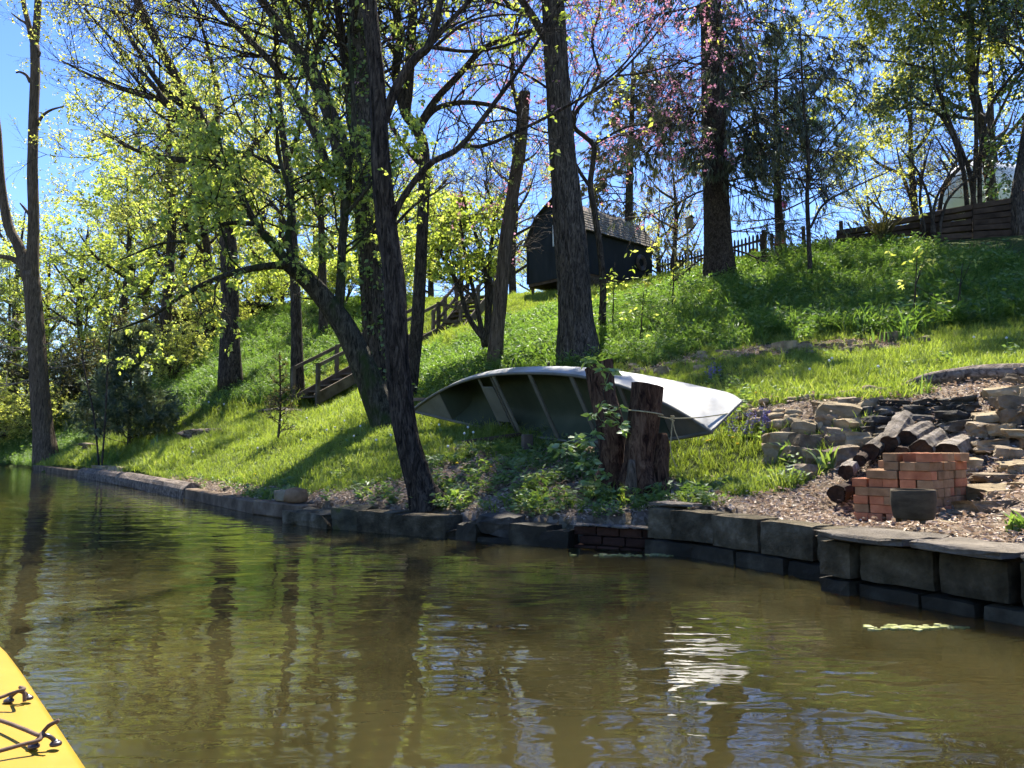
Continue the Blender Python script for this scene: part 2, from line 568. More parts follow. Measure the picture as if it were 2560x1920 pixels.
mk('stone_tan', [(0.28, (0.12, 0.09114, 0.05304)), (0.5, (0.27, 0.2093, 0.1248)), (0.74, (0.44, 0.3534, 0.2223))], 6, 0.95, 0.8, 0.02, detail=10, vary=0.28, fine=22)
mk('stone_grey', [(0.28, (0.075, 0.0558, 0.0351)), (0.5, (0.18, 0.1395, 0.09204)), (0.74, (0.36, 0.2883, 0.1989))], 6, 0.95, 0.9, 0.025, detail=10, vary=0.28, fine=22)
mk('stone_soot', [(0.3, (0.02, 0.01767, 0.01404)), (0.55, (0.075, 0.06696, 0.0546)), (0.78, (0.21, 0.1906, 0.156))], 6, 0.95, 0.9, 0.025, detail=10, vary=0.3, fine=22)
mk('stone_moss', [(0.35, (0.05, 0.045, 0.03)), (0.52, (0.1, 0.085, 0.05)), (0.6, (0.06, 0.075, 0.012))], 5, 0.95, 0.9, 0.02, detail=10)
mk('brick_red', [(0.3, (0.24, 0.085, 0.042)), (0.55, (0.38, 0.15, 0.075)), (0.75, (0.47, 0.22, 0.12))], 9, 0.92, 0.5, 0.004, detail=9, vary=0.22, fine=70)
mk('brick_buff', [(0.3, (0.19, 0.105, 0.05)), (0.55, (0.31, 0.185, 0.098)), (0.75, (0.4, 0.26, 0.155))], 9, 0.92, 0.5, 0.004, detail=9, vary=0.2, fine=70)
mk('brick_old', [(0.3, (0.026, 0.014, 0.01)), (0.7, (0.075, 0.036, 0.025))], 9, 0.92, 0.5, 0.006, detail=9, vary=0.3, fine=60)
mk('wood_dark', [(0.3, (0.03, 0.02, 0.014)), (0.7, (0.10, 0.07, 0.05))], 4, 0.88, 0.5, 0.006, (1, 1, 1), vary=0.25, fine=30)
mk('wood_grey', [(0.3, (0.065, 0.05, 0.036)), (0.7, (0.17, 0.138, 0.105))], 4, 0.9, 0.5, 0.006, vary=0.2, fine=30)
mk('wood_pale', [(0.3, (0.26, 0.20, 0.135)), (0.7, (0.42, 0.34, 0.24))], 5, 0.85, 0.3, 0.004, (1, 1, .3), vary=0.1)
mk('timber', [(0.3, (0.05, 0.034, 0.022)), (0.55, (0.14, 0.10, 0.066)), (0.75, (0.25, 0.19, 0.13))], 4, 0.92, 0.8, 0.012, detail=9, vary=0.15, fine=26)
mk('shed_paint', [(0.3, (0.012, 0.015, 0.018)), (0.7, (0.024, 0.029, 0.034))], 3, 0.75, 0.2, 0.004, (1, 1, .3), vary=0.05)
mk('white_trim', [(0.3, (0.6, 0.6, 0.58)), (0.7, (0.78, 0.78, 0.76))], 6, 0.6, 0.1, 0.002, vary=0.03)
mk('glass_dark', [(0.3, (0.02, 0.025, 0.03)), (0.7, (0.03, 0.035, 0.04))], 2, 0.08, 0, vary=0.0, spec=0.6)
mk('shake', [(0.3, (0.12, 0.095, 0.07)), (0.55, (0.26, 0.215, 0.165)), (0.75, (0.40, 0.345, 0.275))], 9, 0.92, 0.5, 0.006, (1, 1, 1), vary=0.3)
mk('fence_wood', [(0.3, (0.04, 0.027, 0.02)), (0.7, (0.10, 0.07, 0.05))], 5, 0.9, 0.4, 0.005, (3, 3, .6), vary=0.2)
mk('cabin_wall', [(0.3, (0.02, 0.016, 0.013)), (0.7, (0.05, 0.04, 0.034))], 3, 0.9, 0.3, 0.01, (1, 1, 4), vary=0.1)
mk('roof_dark', [(0.3, (0.03, 0.027, 0.025)), (0.7, (0.075, 0.07, 0.064))], 6, 0.9, 0.4, 0.01)
mk('tank_white', [(0.3, (0.68, 0.69, 0.68)), (0.7, (0.8, 0.8, 0.79))], 2, 0.28, 0.05, 0.002, vary=0.0, spec=0.5)
mk('metal_rust', [(0.35, (0.10, 0.04, 0.025)), (0.7, (0.24, 0.10, 0.065))], 10, 0.8, 0.3, 0.004)
mk('paint_red', [(0.3, (0.16, 0.035, 0.025)), (0.7, (0.27, 0.07, 0.05))], 8, 0.8, 0.4, 0.01)
mk('plastic_yellow', [(0.3, (0.6, 0.42, 0.03)), (0.7, (0.68, 0.5, 0.05))], 3, 0.5, 0.0)
mk('plastic_pink', [(0.3, (0.62, 0.12, 0.32)), (0.7, (0.7, 0.18, 0.4))], 3, 0.4, 0.0)
mk('rope', [(0.3, (0.30, 0.25, 0.13)), (0.7, (0.5, 0.43, 0.25))], 40, 0.9, 0.6, 0.003, vary=0.0)
mk('cord', [(0.3, (0.08, 0.055, 0.04)), (0.7, (0.17, 0.12, 0.09))], 40, 0.8, 0.5, 0.002, vary=0.0)
mk('fitting', [(0.3, (0.035, 0.025, 0.022)), (0.7, (0.07, 0.05, 0.045))], 20, 0.35, 0.1, 0.001, vary=0.0, spec=0.6)
mk('screw_steel', [(0.3, (0.5, 0.48, 0.45)), (0.7, (0.65, 0.62, 0.6))], 20, 0.25, 0, vary=0.0, metallic=1.0)
mk('kayak_yellow', [(0.25, (0.27, 0.155, 0.007)), (0.5, (0.305, 0.183, 0.011)), (0.75, (0.335, 0.21, 0.018))], 5, 0.42, 0.12, 0.002, detail=9, vary=0.0, fine=160, spec=0.4)
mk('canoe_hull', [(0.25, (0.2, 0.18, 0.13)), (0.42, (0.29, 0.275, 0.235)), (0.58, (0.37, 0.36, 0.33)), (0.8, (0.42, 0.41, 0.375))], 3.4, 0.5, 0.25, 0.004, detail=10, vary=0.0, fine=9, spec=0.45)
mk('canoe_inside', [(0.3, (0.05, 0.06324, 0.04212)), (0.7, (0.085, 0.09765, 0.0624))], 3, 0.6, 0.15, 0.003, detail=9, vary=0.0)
mk('canoe_metal', [(0.3, (0.12, 0.115, 0.09)), (0.7, (0.21, 0.2, 0.165))], 4, 0.55, 0.15, 0.002, vary=0.0, metallic=0.1)
mk('canoe_seat', [(0.3, (0.13, 0.125, 0.095)), (0.7, (0.2, 0.19, 0.15))], 4, 0.6, 0.1, 0.002, vary=0.0)
mk('algae', [(0.3, (0.09, 0.10, 0.03)), (0.5, (0.24, 0.25, 0.09)), (0.72, (0.45, 0.43, 0.3))], 35, 0.9, 0.6, 0.01, vary=0.1)
mk('twig_pale', [(0.3, (0.22, 0.18, 0.13)), (0.7, (0.42, 0.36, 0.28))], 12, 0.9, 0.3, 0.003)
mk('petal_purple', [(0.3, (0.13, 0.11, 0.25)), (0.7, (0.25, 0.22, 0.42))], 30, 0.8, 0, vary=0.15)
mk('petal_yellow', [(0.3, (0.65, 0.42, 0.01)), (0.7, (0.8, 0.55, 0.02))], 30, 0.8, 0, vary=0.1)
mk('seed_white', [(0.3, (0.6, 0.6, 0.56)), (0.7, (0.75, 0.75, 0.72))], 30, 0.9, 0, vary=0.1)
leaf('leaf_maple', [(0.0, (0.16, 0.22, 0.045)), (0.5, (0.275, 0.345, 0.085)), (1.0, (0.42, 0.47, 0.17))], (1.75, 1.7, 0.75), 0.66, 0.05)
leaf('leaf_spring', [(0.0, (0.18, 0.22, 0.05)), (0.5, (0.32, 0.36, 0.1)), (1.0, (0.46, 0.48, 0.19))], (1.65, 1.6, 0.85), 0.66, 0.04)
leaf('leaf_yellow', [(0.0, (0.23, 0.26, 0.06)), (0.5, (0.36, 0.375, 0.11)), (1.0, (0.48, 0.48, 0.22))], (1.65, 1.6, 0.75), 0.66, 0.03)
leaf('leaf_dark', [(0.0, (0.018, 0.045, 0.012)), (0.6, (0.045, 0.09, 0.02)), (1.0, (0.09, 0.14, 0.03))], (1.5, 1.6, 0.5), 0.35, 0.12)
leaf('leaf_vine', [(0.0, (0.13, 0.22, 0.06)), (0.5, (0.21, 0.31, 0.1)), (1.0, (0.29, 0.38, 0.15))], (1.5, 1.55, 0.7), 0.5, 0.1)
leaf('leaf_ivy', [(0.0, (0.07, 0.13, 0.01)), (0.5, (0.12, 0.21, 0.02)), (1.0, (0.2, 0.28, 0.03))], (1.7, 1.7, 0.5), 0.45, 0.08)
leaf('leaf_rust', [(0.0, (0.17, 0.10, 0.065)), (0.5, (0.24, 0.17, 0.09)), (1.0, (0.28, 0.26, 0.11))], (1.5, 1.3, 0.8), 0.5, 0.03)
leaf('needle_spruce', [(0.0, (0.035, 0.05, 0.028)), (0.5, (0.065, 0.08, 0.04)), (1.0, (0.11, 0.11, 0.06))], (1.3, 1.35, 0.7), 0.3, 0.06)
leaf('needle_pine', [(0.0, (0.03, 0.065, 0.045)), (0.6, (0.055, 0.1, 0.06)), (1.0, (0.10, 0.14, 0.07))], (1.3, 1.4, 0.8), 0.3, 0.06)
leaf('needle_cedar', [(0.0, (0.055, 0.085, 0.05)), (0.5, (0.10, 0.13, 0.075)), (1.0, (0.16, 0.18, 0.1))], (1.4, 1.4, 0.8), 0.45, 0.05)
leaf('needle_bronze', [(0.0, (0.05, 0.055, 0.02)), (0.5, (0.095, 0.09, 0.035)), (1.0, (0.15, 0.13, 0.055))], (1.4, 1.3, 0.7), 0.35, 0.04)
leaf('blossom_pink', [(0.0, (0.42, 0.18, 0.27)), (0.5, (0.56, 0.30, 0.38)), (1.0, (0.64, 0.42, 0.46))], (1.2, 1.0, 1.1), 0.4, 0.0)
leaf('grass_lawn', [(0.0, (0.11, 0.155, 0.022)), (0.5, (0.19, 0.25, 0.045)), (0.85, (0.27, 0.32, 0.08)), (1.0, (0.36, 0.34, 0.15))], (1.55, 1.55, 0.75), 0.48, 0.03, True)
leaf('grass_tall', [(0.0, (0.055, 0.11, 0.025)), (0.5, (0.115, 0.195, 0.045)), (1.0, (0.2, 0.27, 0.08))], (1.55, 1.6, 0.75), 0.46, 0.04, True)
leaf('weed_leaf', [(0.0, (0.075, 0.13, 0.04)), (0.5, (0.14, 0.205, 0.065)), (1.0, (0.24, 0.29, 0.11))], (1.5, 1.6, 0.6), 0.45, 0.04, True)
leaf('litter_leaf', [(0.0, (0.14, 0.09, 0.055)), (0.5, (0.38, 0.28, 0.2)), (1.0, (0.62, 0.51, 0.4))], (1.1, 1.0, 0.9), 0.15, 0.03, True)
# ------------------------------------------------------------------ ground and water
def inpoly(x, y, poly):
    poly = np.asarray(poly, float)
    c = np.zeros(np.shape(x), bool)
    n = len(poly)
    for i in range(n):
        (x1, y1), (x2, y2) = poly[i], poly[(i + 1) % n]
        if y1 == y2:
            continue
        c ^= ((y1 > y) != (y2 > y)) & (x < (x2 - x1) * (y - y1) / (y2 - y1) + x1)
    return c

MULCH = [
    [(660, 1262), (760, 1235), (900, 1222), (1000, 1200), (1080, 1155), (1180, 1130), (1480, 1118), (1560, 1150), (1680, 1195), (1740, 1228),
     (1850, 1240), (2000, 1215), (2070, 1195), (2110, 1130), (2200, 1060), (2330, 990), (2700, 930), (2700, 1480), (2160, 1350), (1640, 1310), (1440, 1340), (900, 1310)],
    [(1850, 1025), (1980, 1012), (2220, 992), (2330, 968), (2700, 925), (2700, 1000), (2330, 1040), (2140, 1060), (1900, 1060)],
    [(1560, 925), (1660, 912), (1850, 878), (2000, 860), (2250, 856), (2250, 868), (2000, 876), (1850, 893), (1660, 930)],
    [(430, 1195), (560, 1202), (640, 1215), (740, 1215), (760, 1270), (600, 1260), (430, 1230)]]
TALL = [
    [(1050, 1000), (1040, 900), (1200, 830), (1230, 730), (1330, 690), (1640, 630), (1800, 600), (2090, 560), (2700, 440), (2700, 800), (2420, 825),
     (2250, 840), (2000, 845), (1850, 865), (1660, 900), (1500, 925), (1240, 950), (1180, 960), (1100, 990)],
    [(380, 1045), (450, 970), (520, 920), (620, 830), (760, 740), (1050, 780), (900, 860), (760, 960), (740, 1000), (640, 1010), (480, 1035)]]

def cover(X, Y, Z=None):
    """what grows at a place: (lawn, mulch, tall)"""
    X = np.asarray(X, float); Y = np.asarray(Y, float)
    if Z is None:
        Z = ground(X, Y)
    px, py, d = proj(np.stack([X, Y, Z], -1))
    px = np.where(d < 0.5, -999, px)
    j = 14 * np.sin(X * 5.1 + 2 * np.cos(Y * 3.3)) + 8 * np.sin(Y * 9 + X * 7)
    pxj, pyj = px + j, py + j * .5
    mulch = np.zeros(X.shape, bool); tall = np.zeros(X.shape, bool)
    for p in MULCH: mulch |= inpoly(pxj, pyj, p)
    for p in TALL: tall |= inpoly(pxj, pyj, p)
    mulch &= Y < 12.5
    tall &= (Y > 10.2) & ~mulch
    far = (Y > 23) & (X < -3) | (Y > 29)
    right = (px > 2650) & (Y < 7)
    mulch |= right
    tall = (tall | far) & ~mulch
    return ~(mulch | tall), mulch, tall

def axis(lo, hi, f0, f1, step, grow=1.13):
    a = list(np.arange(f0, f1, step))
    s, v = step, a[-1]
    while v < hi:
        s *= grow; v += s; a.append(v)
    s, v = step, f0
    pre = []
    while v > lo:
        s *= grow; v -= s; pre.append(v)
    return np.array(pre[::-1] + a)

gx = axis(-400, 400, -7.0, 5.0, 0.09)
gy = axis(-60, 500, 3.2, 13.0, 0.09)
GX, GY = np.meshgrid(gx, gy)
GZ = ground(GX, GY)
lw, mu, ta = cover(GX, GY, GZ)
nx, ny = len(gx), len(gy)
ii = (np.arange(ny - 1)[:, None] * nx + np.arange(nx - 1)[None]).ravel()
me = mesh_from('ground', np.stack([GX, GY, GZ], -1), [np.stack([ii, ii + 1, ii + nx + 1, ii + nx], 1)])
me.polygons.foreach_set('use_smooth', np.ones(len(me.polygons), bool))
at = me.attributes.new('cov', 'FLOAT_COLOR', 'POINT')
cc = np.stack([lw, mu, ta, np.ones_like(lw)], -1).astype(np.float32)
at.data.foreach_set('color', cc.ravel())

m, nt, out = _nt('ground_cover')
N, L = nt.nodes, nt.links
tc = N.new('ShaderNodeTexCoord'); vec = tc.outputs['Object']
an = N.new('ShaderNodeAttribute'); an.attribute_name = 'cov'
sep = N.new('ShaderNodeSeparateColor'); L.new(an.outputs['Color'], sep.inputs[0])
n1 = _noise(nt, vec, 3.0, 9); n2 = _noise(nt, vec, 22.0, 9, 0.7)
r_d = _ramp(nt, [(0.3, (0.035, 0.025, 0.016)), (0.55, (0.10, 0.075, 0.05)), (0.75, (0.2, 0.155, 0.11))])
L.new(n2.outputs['Fac'], r_d.inputs['Fac'])
r_g = _ramp(nt, [(0.3, (0.02, 0.03, 0.008)), (0.55, (0.05, 0.07, 0.016)), (0.75, (0.10, 0.11, 0.035))])
L.new(n2.outputs['Fac'], r_g.inputs['Fac'])
vo = N.new('ShaderNodeTexVoronoi'); vo.inputs['Scale'].default_value = 30.0
L.new(vec, vo.inputs['Vector'])
r_m = _ramp(nt, [(0.1, (0.07, 0.048, 0.03)), (0.5, (0.24, 0.18, 0.13)), (0.85, (0.45, 0.37, 0.29))])
L.new(vo.outputs['Color'], r_m.inputs['Fac'])
a = N.new('ShaderNodeMix'); a.data_type = 'RGBA'
L.new(n1.outputs['Fac'], a.inputs[0]); L.new(r_d.outputs[0], a.inputs[6]); L.new(r_m.outputs[0], a.inputs[7])
b = N.new('ShaderNodeMix'); b.data_type = 'RGBA'
L.new(sep.outputs[1], b.inputs[0]); L.new(r_g.outputs[0], b.inputs[6]); L.new(a.outputs[2], b.inputs[7])
bs = N.new('ShaderNodeBsdfPrincipled'); bs.inputs['Roughness'].default_value = 1.0; bs.inputs['Specular IOR Level'].default_value = 0.1
L.new(b.outputs[2], bs.inputs['Base Color'])
bp = N.new('ShaderNodeBump'); bp.inputs['Strength'].default_value = 0.8; bp.inputs['Distance'].default_value = 0.03
L.new(n2.outputs['Fac'], bp.inputs['Height']); L.new(bp.outputs[0], bs.inputs['Normal'])
L.new(bs.outputs[0], out.inputs['Surface'])
tag(link('ground', me, 'ground_cover'), 'grassy bank rising from the water to the hilltop', None, None, 'structure')

# water: murky brown, mirror-like, with slow swells and fine ripples as real relief near the camera
m, nt, out = _nt('water')
N, L = nt.nodes, nt.links
tc = N.new('ShaderNodeTexCoord')
def wv(scale, rotz, sc, det, rough=0.5, dist=0.3):
    mp = N.new('ShaderNodeMapping'); mp.inputs['Scale'].default_value = scale; mp.inputs['Rotation'].default_value = (0, 0, rotz)
    L.new(tc.outputs['Object'], mp.inputs['Vector'])
    return _noise(nt, mp.outputs['Vector'], sc, det, rough, dist)
h1 = wv((1.0, 1.6, 1), 0.25, 1.7, 1.0)
h2 = wv((1.0, 2.4, 1), -0.2, 5.0, 1.5)
h3 = wv((1.0, 1.5, 1), 0.5, 15.0, 2.0)
def mul(sock, k):
    q = N.new('ShaderNodeMath'); q.operation = 'MULTIPLY'; q.inputs[1].default_value = k
    L.new(sock, q.inputs[0]); return q.outputs[0]
def addn(a_, b_):
    q = N.new('ShaderNodeMath'); q.operation = 'ADD'; L.new(a_, q.inputs[0]); L.new(b_, q.inputs[1]); return q.outputs[0]
hh = addn(addn(mul(h1.outputs['Fac'], 1.0), mul(h2.outputs['Fac'], 0.34)), mul(h3.outputs['Fac'], 0.03))
bp = N.new('ShaderNodeBump'); bp.inputs['Strength'].default_value = 1.0; bp.inputs['Distance'].default_value = 0.0105
L.new(hh, bp.inputs['Height'])
nm = wv((1, 1, 1), 0, 0.9, 6, 0.6)
rp = _ramp(nt, [(0.3, (0.02, 0.0172, 0.0062)), (0.55, (0.031, 0.0268, 0.01)), (0.75, (0.042, 0.033, 0.012))])
L.new(nm.outputs['Fac'], rp.inputs['Fac'])
bs = N.new('ShaderNodeBsdfPrincipled')
bs.subsurface_method = 'BURLEY'
bs.inputs['Subsurface Weight'].default_value = 1.0
bs.inputs['Subsurface Radius'].default_value = (1.0, 0.8, 0.5)
bs.inputs['Subsurface Scale'].default_value = 0.55
bs.inputs['Roughness'].default_value = 0.015
bs.inputs['IOR'].default_value = 1.333
L.new(rp.outputs[0], bs.inputs['Base Color'])
L.new(bp.outputs[0], bs.inputs['Normal'])
L.new(bs.outputs[0], out.inputs['Surface'])
xs = np.array([-400, 400.0]); ys = np.array([-60.0, 300.0])
me = mesh_from('water', [(-400, -60, 0), (400, -60, 0), (400, 200, 0), (-400, 200, 0)], [[(0, 1, 2, 3)]])
tag(link('water', me, 'water'), 'murky brown creek water with gentle ripples', None, None, 'structure')

# ------------------------------------------------------------------ the water's edge
def shore_at(px, off=0.0):
    """plan point of the water's edge in picture column px, moved off metres towards the land"""
    r = (px - 1280) / FPX
    for i in range(len(SHORE) - 1):
        a_, b_ = SHORE[i], SHORE[i + 1]
        if a_[1] < 0.3 and b_[1] < 0.3: continue
        fa, fb = a_[0] - r * a_[1] * 1.0, b_[0] - r * b_[1] * 1.0
        if fa * fb <= 0 and b_[1] > 0.2:
            t = fa / (fa - fb)
            p = a_ + t * (b_ - a_)
            e = (b_ - a_) / np.linalg.norm(b_ - a_)
            return p + np.array([e[1], -e[0]]) * off, e
    raise ValueError(px)

def wall_piece(mb, pa, pb, z0, z1, off, thick, ch=0.006, gap=0.005, jit=0.0013):
    A, _ = shore_at(pa, off); B, _ = shore_at(pb, off)
    e = (B - A); Ln = np.linalg.norm(e); e = e / Ln
    nrm = np.array([e[1], -e[0]])
    c2 = (A + B) / 2 + nrm * thick / 2
    R = np.array([[e[0], nrm[0], 0], [e[1], nrm[1], 0], [0, 0, 1]]) @ rotmat(RNG.normal() * .012, RNG.normal() * .008, RNG.normal() * .012)
    hf = np.array([Ln / 2 - gap, thick / 2, (z1 - z0) / 2 - gap / 2])
    V, F = rock((1, 1, 1), int(pa * 7 + z0 * 900), 4, 1.0, 0.0)
    r_ = ch * 1.0                                   # worn, uneven edges
    on = (np.abs(V) > .99).sum(1)
    V = V * hf - np.sign(V) * (np.abs(V) > .99) * np.where(on >= 2, r_, 0)[:, None] * RNG.uniform(.5, 1.5, (len(V), 1))
    V = V + RNG.normal(size=V.shape) * jit
    mb.add(V @ R.T + [c2[0], c2[1], (z0 + z1) / 2], F)

p0, _ = shore_at(2000)
wall = empty('retaining_wall', (p0[0], p0[1], 0), 'grey concrete block retaining wall along the water below the brick stack', 'retaining wall')
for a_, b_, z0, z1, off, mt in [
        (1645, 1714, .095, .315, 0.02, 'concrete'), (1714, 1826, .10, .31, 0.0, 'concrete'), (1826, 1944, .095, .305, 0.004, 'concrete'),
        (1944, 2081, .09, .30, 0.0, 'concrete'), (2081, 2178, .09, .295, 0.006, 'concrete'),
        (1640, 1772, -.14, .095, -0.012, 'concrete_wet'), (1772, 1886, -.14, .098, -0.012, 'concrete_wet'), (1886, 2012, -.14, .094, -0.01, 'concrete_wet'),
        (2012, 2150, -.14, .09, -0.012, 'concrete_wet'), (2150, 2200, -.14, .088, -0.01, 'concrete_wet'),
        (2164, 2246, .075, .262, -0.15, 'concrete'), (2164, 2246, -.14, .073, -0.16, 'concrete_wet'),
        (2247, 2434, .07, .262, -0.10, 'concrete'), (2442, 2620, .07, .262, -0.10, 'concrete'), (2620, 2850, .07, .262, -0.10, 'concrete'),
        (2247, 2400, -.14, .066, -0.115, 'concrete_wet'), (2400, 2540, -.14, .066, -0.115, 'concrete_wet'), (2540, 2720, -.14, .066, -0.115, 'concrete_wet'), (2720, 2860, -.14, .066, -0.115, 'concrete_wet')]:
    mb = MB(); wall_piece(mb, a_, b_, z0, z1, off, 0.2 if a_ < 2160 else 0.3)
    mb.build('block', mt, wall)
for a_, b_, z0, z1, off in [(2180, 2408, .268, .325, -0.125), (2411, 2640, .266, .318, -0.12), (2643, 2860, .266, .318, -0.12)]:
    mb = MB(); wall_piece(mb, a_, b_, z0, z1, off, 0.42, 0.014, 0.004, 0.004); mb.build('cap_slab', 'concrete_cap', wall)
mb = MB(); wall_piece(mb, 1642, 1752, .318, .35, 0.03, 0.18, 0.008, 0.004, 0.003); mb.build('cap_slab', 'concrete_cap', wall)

p0, _ = shore_at(1550)
bwall = empty('brick_edging', (p0[0], p0[1], 0), 'low dark brick edging at the water left of the concrete blocks', 'brick wall')
bk = 0
for row in range(3):
    q = 1446 + (row % 2) * 14
    while q < 1636:
        mb = MB(); wall_piece(mb, q, min(q + 56, 1640), -.05 + row * .068, .016 + row * .068, -0.02, 0.1, 0.004, 0.002, 0.001)
        mb.build('brick', 'brick_old', bwall); q += 56
for q in range(1446, 1640, 49):
    mb = MB(); wall_piece(mb, q, q + 48, .155, .172, -0.03, 0.16, 0.005, 0.003, 0.002); mb.build('cap_slab', 'concrete_cap', bwall)

p0, _ = shore_at(1150)
swall = empty('stone_edging', (p0[0], p0[1], 0), 'rough stones and old concrete lumps edging the water below the canoe', 'stone edging')
for k, (a_, b_, z0, z1, mt, blk) in enumerate([
        (1385, 1448, -.1, .12, 'concrete_wet', .8), (1310, 1400, -.1, .15, 'concrete_wet', .85), (1232, 1312, .04, .2, 'stone_soot', .75), (1225, 1320, -.1, .04, 'concrete_wet', .8),
        (1180, 1235, -.1, .12, 'concrete_wet', .7), (1150, 1190, -.1, .07, 'concrete_wet', .7), (1026, 1155, -.1, .17, 'concrete', .92), (940, 1028, -.1, .18, 'concrete', .92),
        (868, 945, -.1, .19, 'stone_moss', .6), (770, 872, -.1, .13, 'concrete', .75)]):
    A, _ = shore_at(a_, 0.0); B, _ = shore_at(b_, 0.0)
    e = B - A; Ln = np.linalg.norm(e); e /= Ln; nn = np.array([e[1], -e[0]])
    V, F = rock((Ln / 2 * 1.02, 0.13, (z1 - z0) / 2), 300 + k, 3, blk, 0.12 if blk < .85 else .035)
    R = np.array([[e[0], nn[0], 0], [e[1], nn[1], 0], [0, 0, 1]])
    c2 = (A + B) / 2 + nn * 0.1
    mb = MB().add(V @ R.T + [c2[0], c2[1], (z0 + z1) / 2], F); mb.build('stone', mt, swall, smooth=False)

def shore_beam(name, a_, b_, z, w, h, off, mat, label, round_=False):
    A, _ = shore_at(a_, off); B, _ = shore_at(b_, off)
    mb = MB()
    A3, B3 = np.array([A[0], A[1], z]), np.array([B[0], B[1], z])
    if round_:
        P = catmull([A3, (A3 + B3) / 2 + [0, 0, .02], B3], 14); mb.tube(P, w, 14, True, 0.05, 3)
    else:
        mb.bar(A3, B3, w, h, ch=0.012)
    return tag(mb.build(name, mat), label, 'timber', 'timbers edging the water')
shore_beam('landscape_timber', 765, 640, .075, .16, .15, .07, 'timber', 'squared timber at the water beside the two round stones')
shore_beam('landscape_timber', 642, 455, .065, .17, .15, .07, 'timber', 'long weathered squared timber edging the lawn')
shore_beam('edging_log', 470, 205, .06, .15, .15, .10, 'bark_drift', 'round log lying at the water where the lawn meets it', True)
shore_beam('landscape_timber', 205, 90, .04, .25, .2, .12, 'timber', 'farthest squared timber at the foot of the dead forked tree')
for k, (px, py, w) in enumerate([(690, 1252, .155), (722, 1254, .17)]):
    A, e = shore_at(px, .1)
    V, F = rock((w * .62, w * .5, w * .42), 40 + k, 4, .35, .12)
    tag(MB().add(V + [A[0], A[1], .155 + w * .38], F).build('stone', ('stone_tan', 'brick_buff')[k], smooth=True),
        ('grey brown round stone on the timber edge beside a pale one', 'pale reddish round stone on the timber edge')[k], 'stone')
for k, (px, w, h, lb) in enumerate([(275, .5, .14, 'flat pale slab at the water beside the round log'), (232, .6, .12, 'broad flat rock at the water beyond the pale slab')]):
    A, e = shore_at(px, .5)
    V, F = rock((w, .4, h), 60 + k, 3, .8, .06)
    R = yawmat(math.atan2(e[1], e[0]))
    tag(MB().add(V @ R.T + [A[0], A[1], .16], F).build('flat_stone', 'stone_tan'), lb, 'stone')
# ------------------------------------------------------------------ canoe on its side
cC = np.array([0.558, 8.585, 1.339]); cA = np.array([0.6110, -0.7885, -0.0696]); cU = np.array([-0.6847, -0.4824, -0.5463]); cV = np.array([-0.3972, -0.3815, 0.8347])
CL, CB, H0, H1 = 4.882, 0.427, 0.34, 0.586

def canoe_half(s):
    return CB * (1 - np.abs(s) ** 2.3), H0 + (H1 - H0) * np.abs(s) ** 3

def canoe_pt(s, v, u):
    s, v, u = np.broadcast_arrays(np.asarray(s, float), v, u)
    return cC + s[..., None] * (CL / 2) * cA + v[..., None] * cV + u[..., None] * cU

canoe_base = np.array([0.49, 8.58, gz(0.49, 8.58)])
canoe = empty('canoe', canoe_base, 'pale grey aluminium canoe lying on its side behind the two stumps', 'canoe')

def canoe_shell(inset):
    S = np.sin(np.linspace(-1, 1, 61) * math.pi / 2)
    a_ = np.linspace(-1, 1, 25)
    b_, h_ = canoe_half(S)
    b_ = np.maximum(b_ - inset, 0.004 if inset == 0 else 0.001)
    q = np.abs(a_) * math.pi / 2
    v = b_[:, None] * (np.sign(a_) * np.sin(q) ** 0.75)[None]
    rock_ = 0.10 * np.clip((np.abs(S) - .9) / .1, 0, 1) ** 2
    u = (rock_ + inset)[:, None] + (h_ - rock_ - inset)[:, None] * ((1 - np.cos(q)) ** 1.6)[None]
    P = canoe_pt(S[:, None] * np.ones_like(v), v, u)
    n, k = P.shape[:2]
    i = (np.arange(n - 1)[:, None] * k + np.arange(k - 1)[None]).ravel()
    return P.reshape(-1, 3), np.stack([i, i + 1, i + k + 1, i + k], 1)
V, F = canoe_shell(0.0)
hull = MB().add(V, F).build('hull', 'canoe_hull', canoe, canoe_base, True)
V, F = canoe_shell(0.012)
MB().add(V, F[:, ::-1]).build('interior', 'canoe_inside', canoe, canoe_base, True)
S = np.sin(np.linspace(-1, 1, 49) * math.pi / 2)
b_, h_ = canoe_half(S)
for sg in (1, -1):
    P = canoe_pt(S, sg * b_, h_)
    MB().tube(P, 0.017, 8).build('gunwale', 'canoe_metal', canoe, canoe_base, True)
for s_, w_, mt in [(-.40, .035, 'canoe_metal'), (-.30, .03, 'canoe_metal'), (-.262, .05, 'canoe_metal'), (.01, .055, 'canoe_metal'), (.28, .055, 'canoe_metal'), (.55, .05, 'canoe_metal')]:
    bb, hh_ = canoe_half(np.array(s_))
    drop = 0.035 if s_ < -.28 else 0.012
    MB().bar(canoe_pt(s_, bb - .014, hh_ - drop), canoe_pt(s_, -bb + .014, hh_ - drop), w_, 0.02, up=cU, ch=0.004).build('thwart', mt, canoe, canoe_base)
bb, hh_ = canoe_half(np.array(-.35))
mb = MB(); R = np.stack([cA, cV, cU], 1)
mb.box(canoe_pt(-.35, 0.0, hh_ - .02), (0.115, .24, .008), R, .003)
mb.build('seat', 'canoe_seat', canoe, canoe_base)
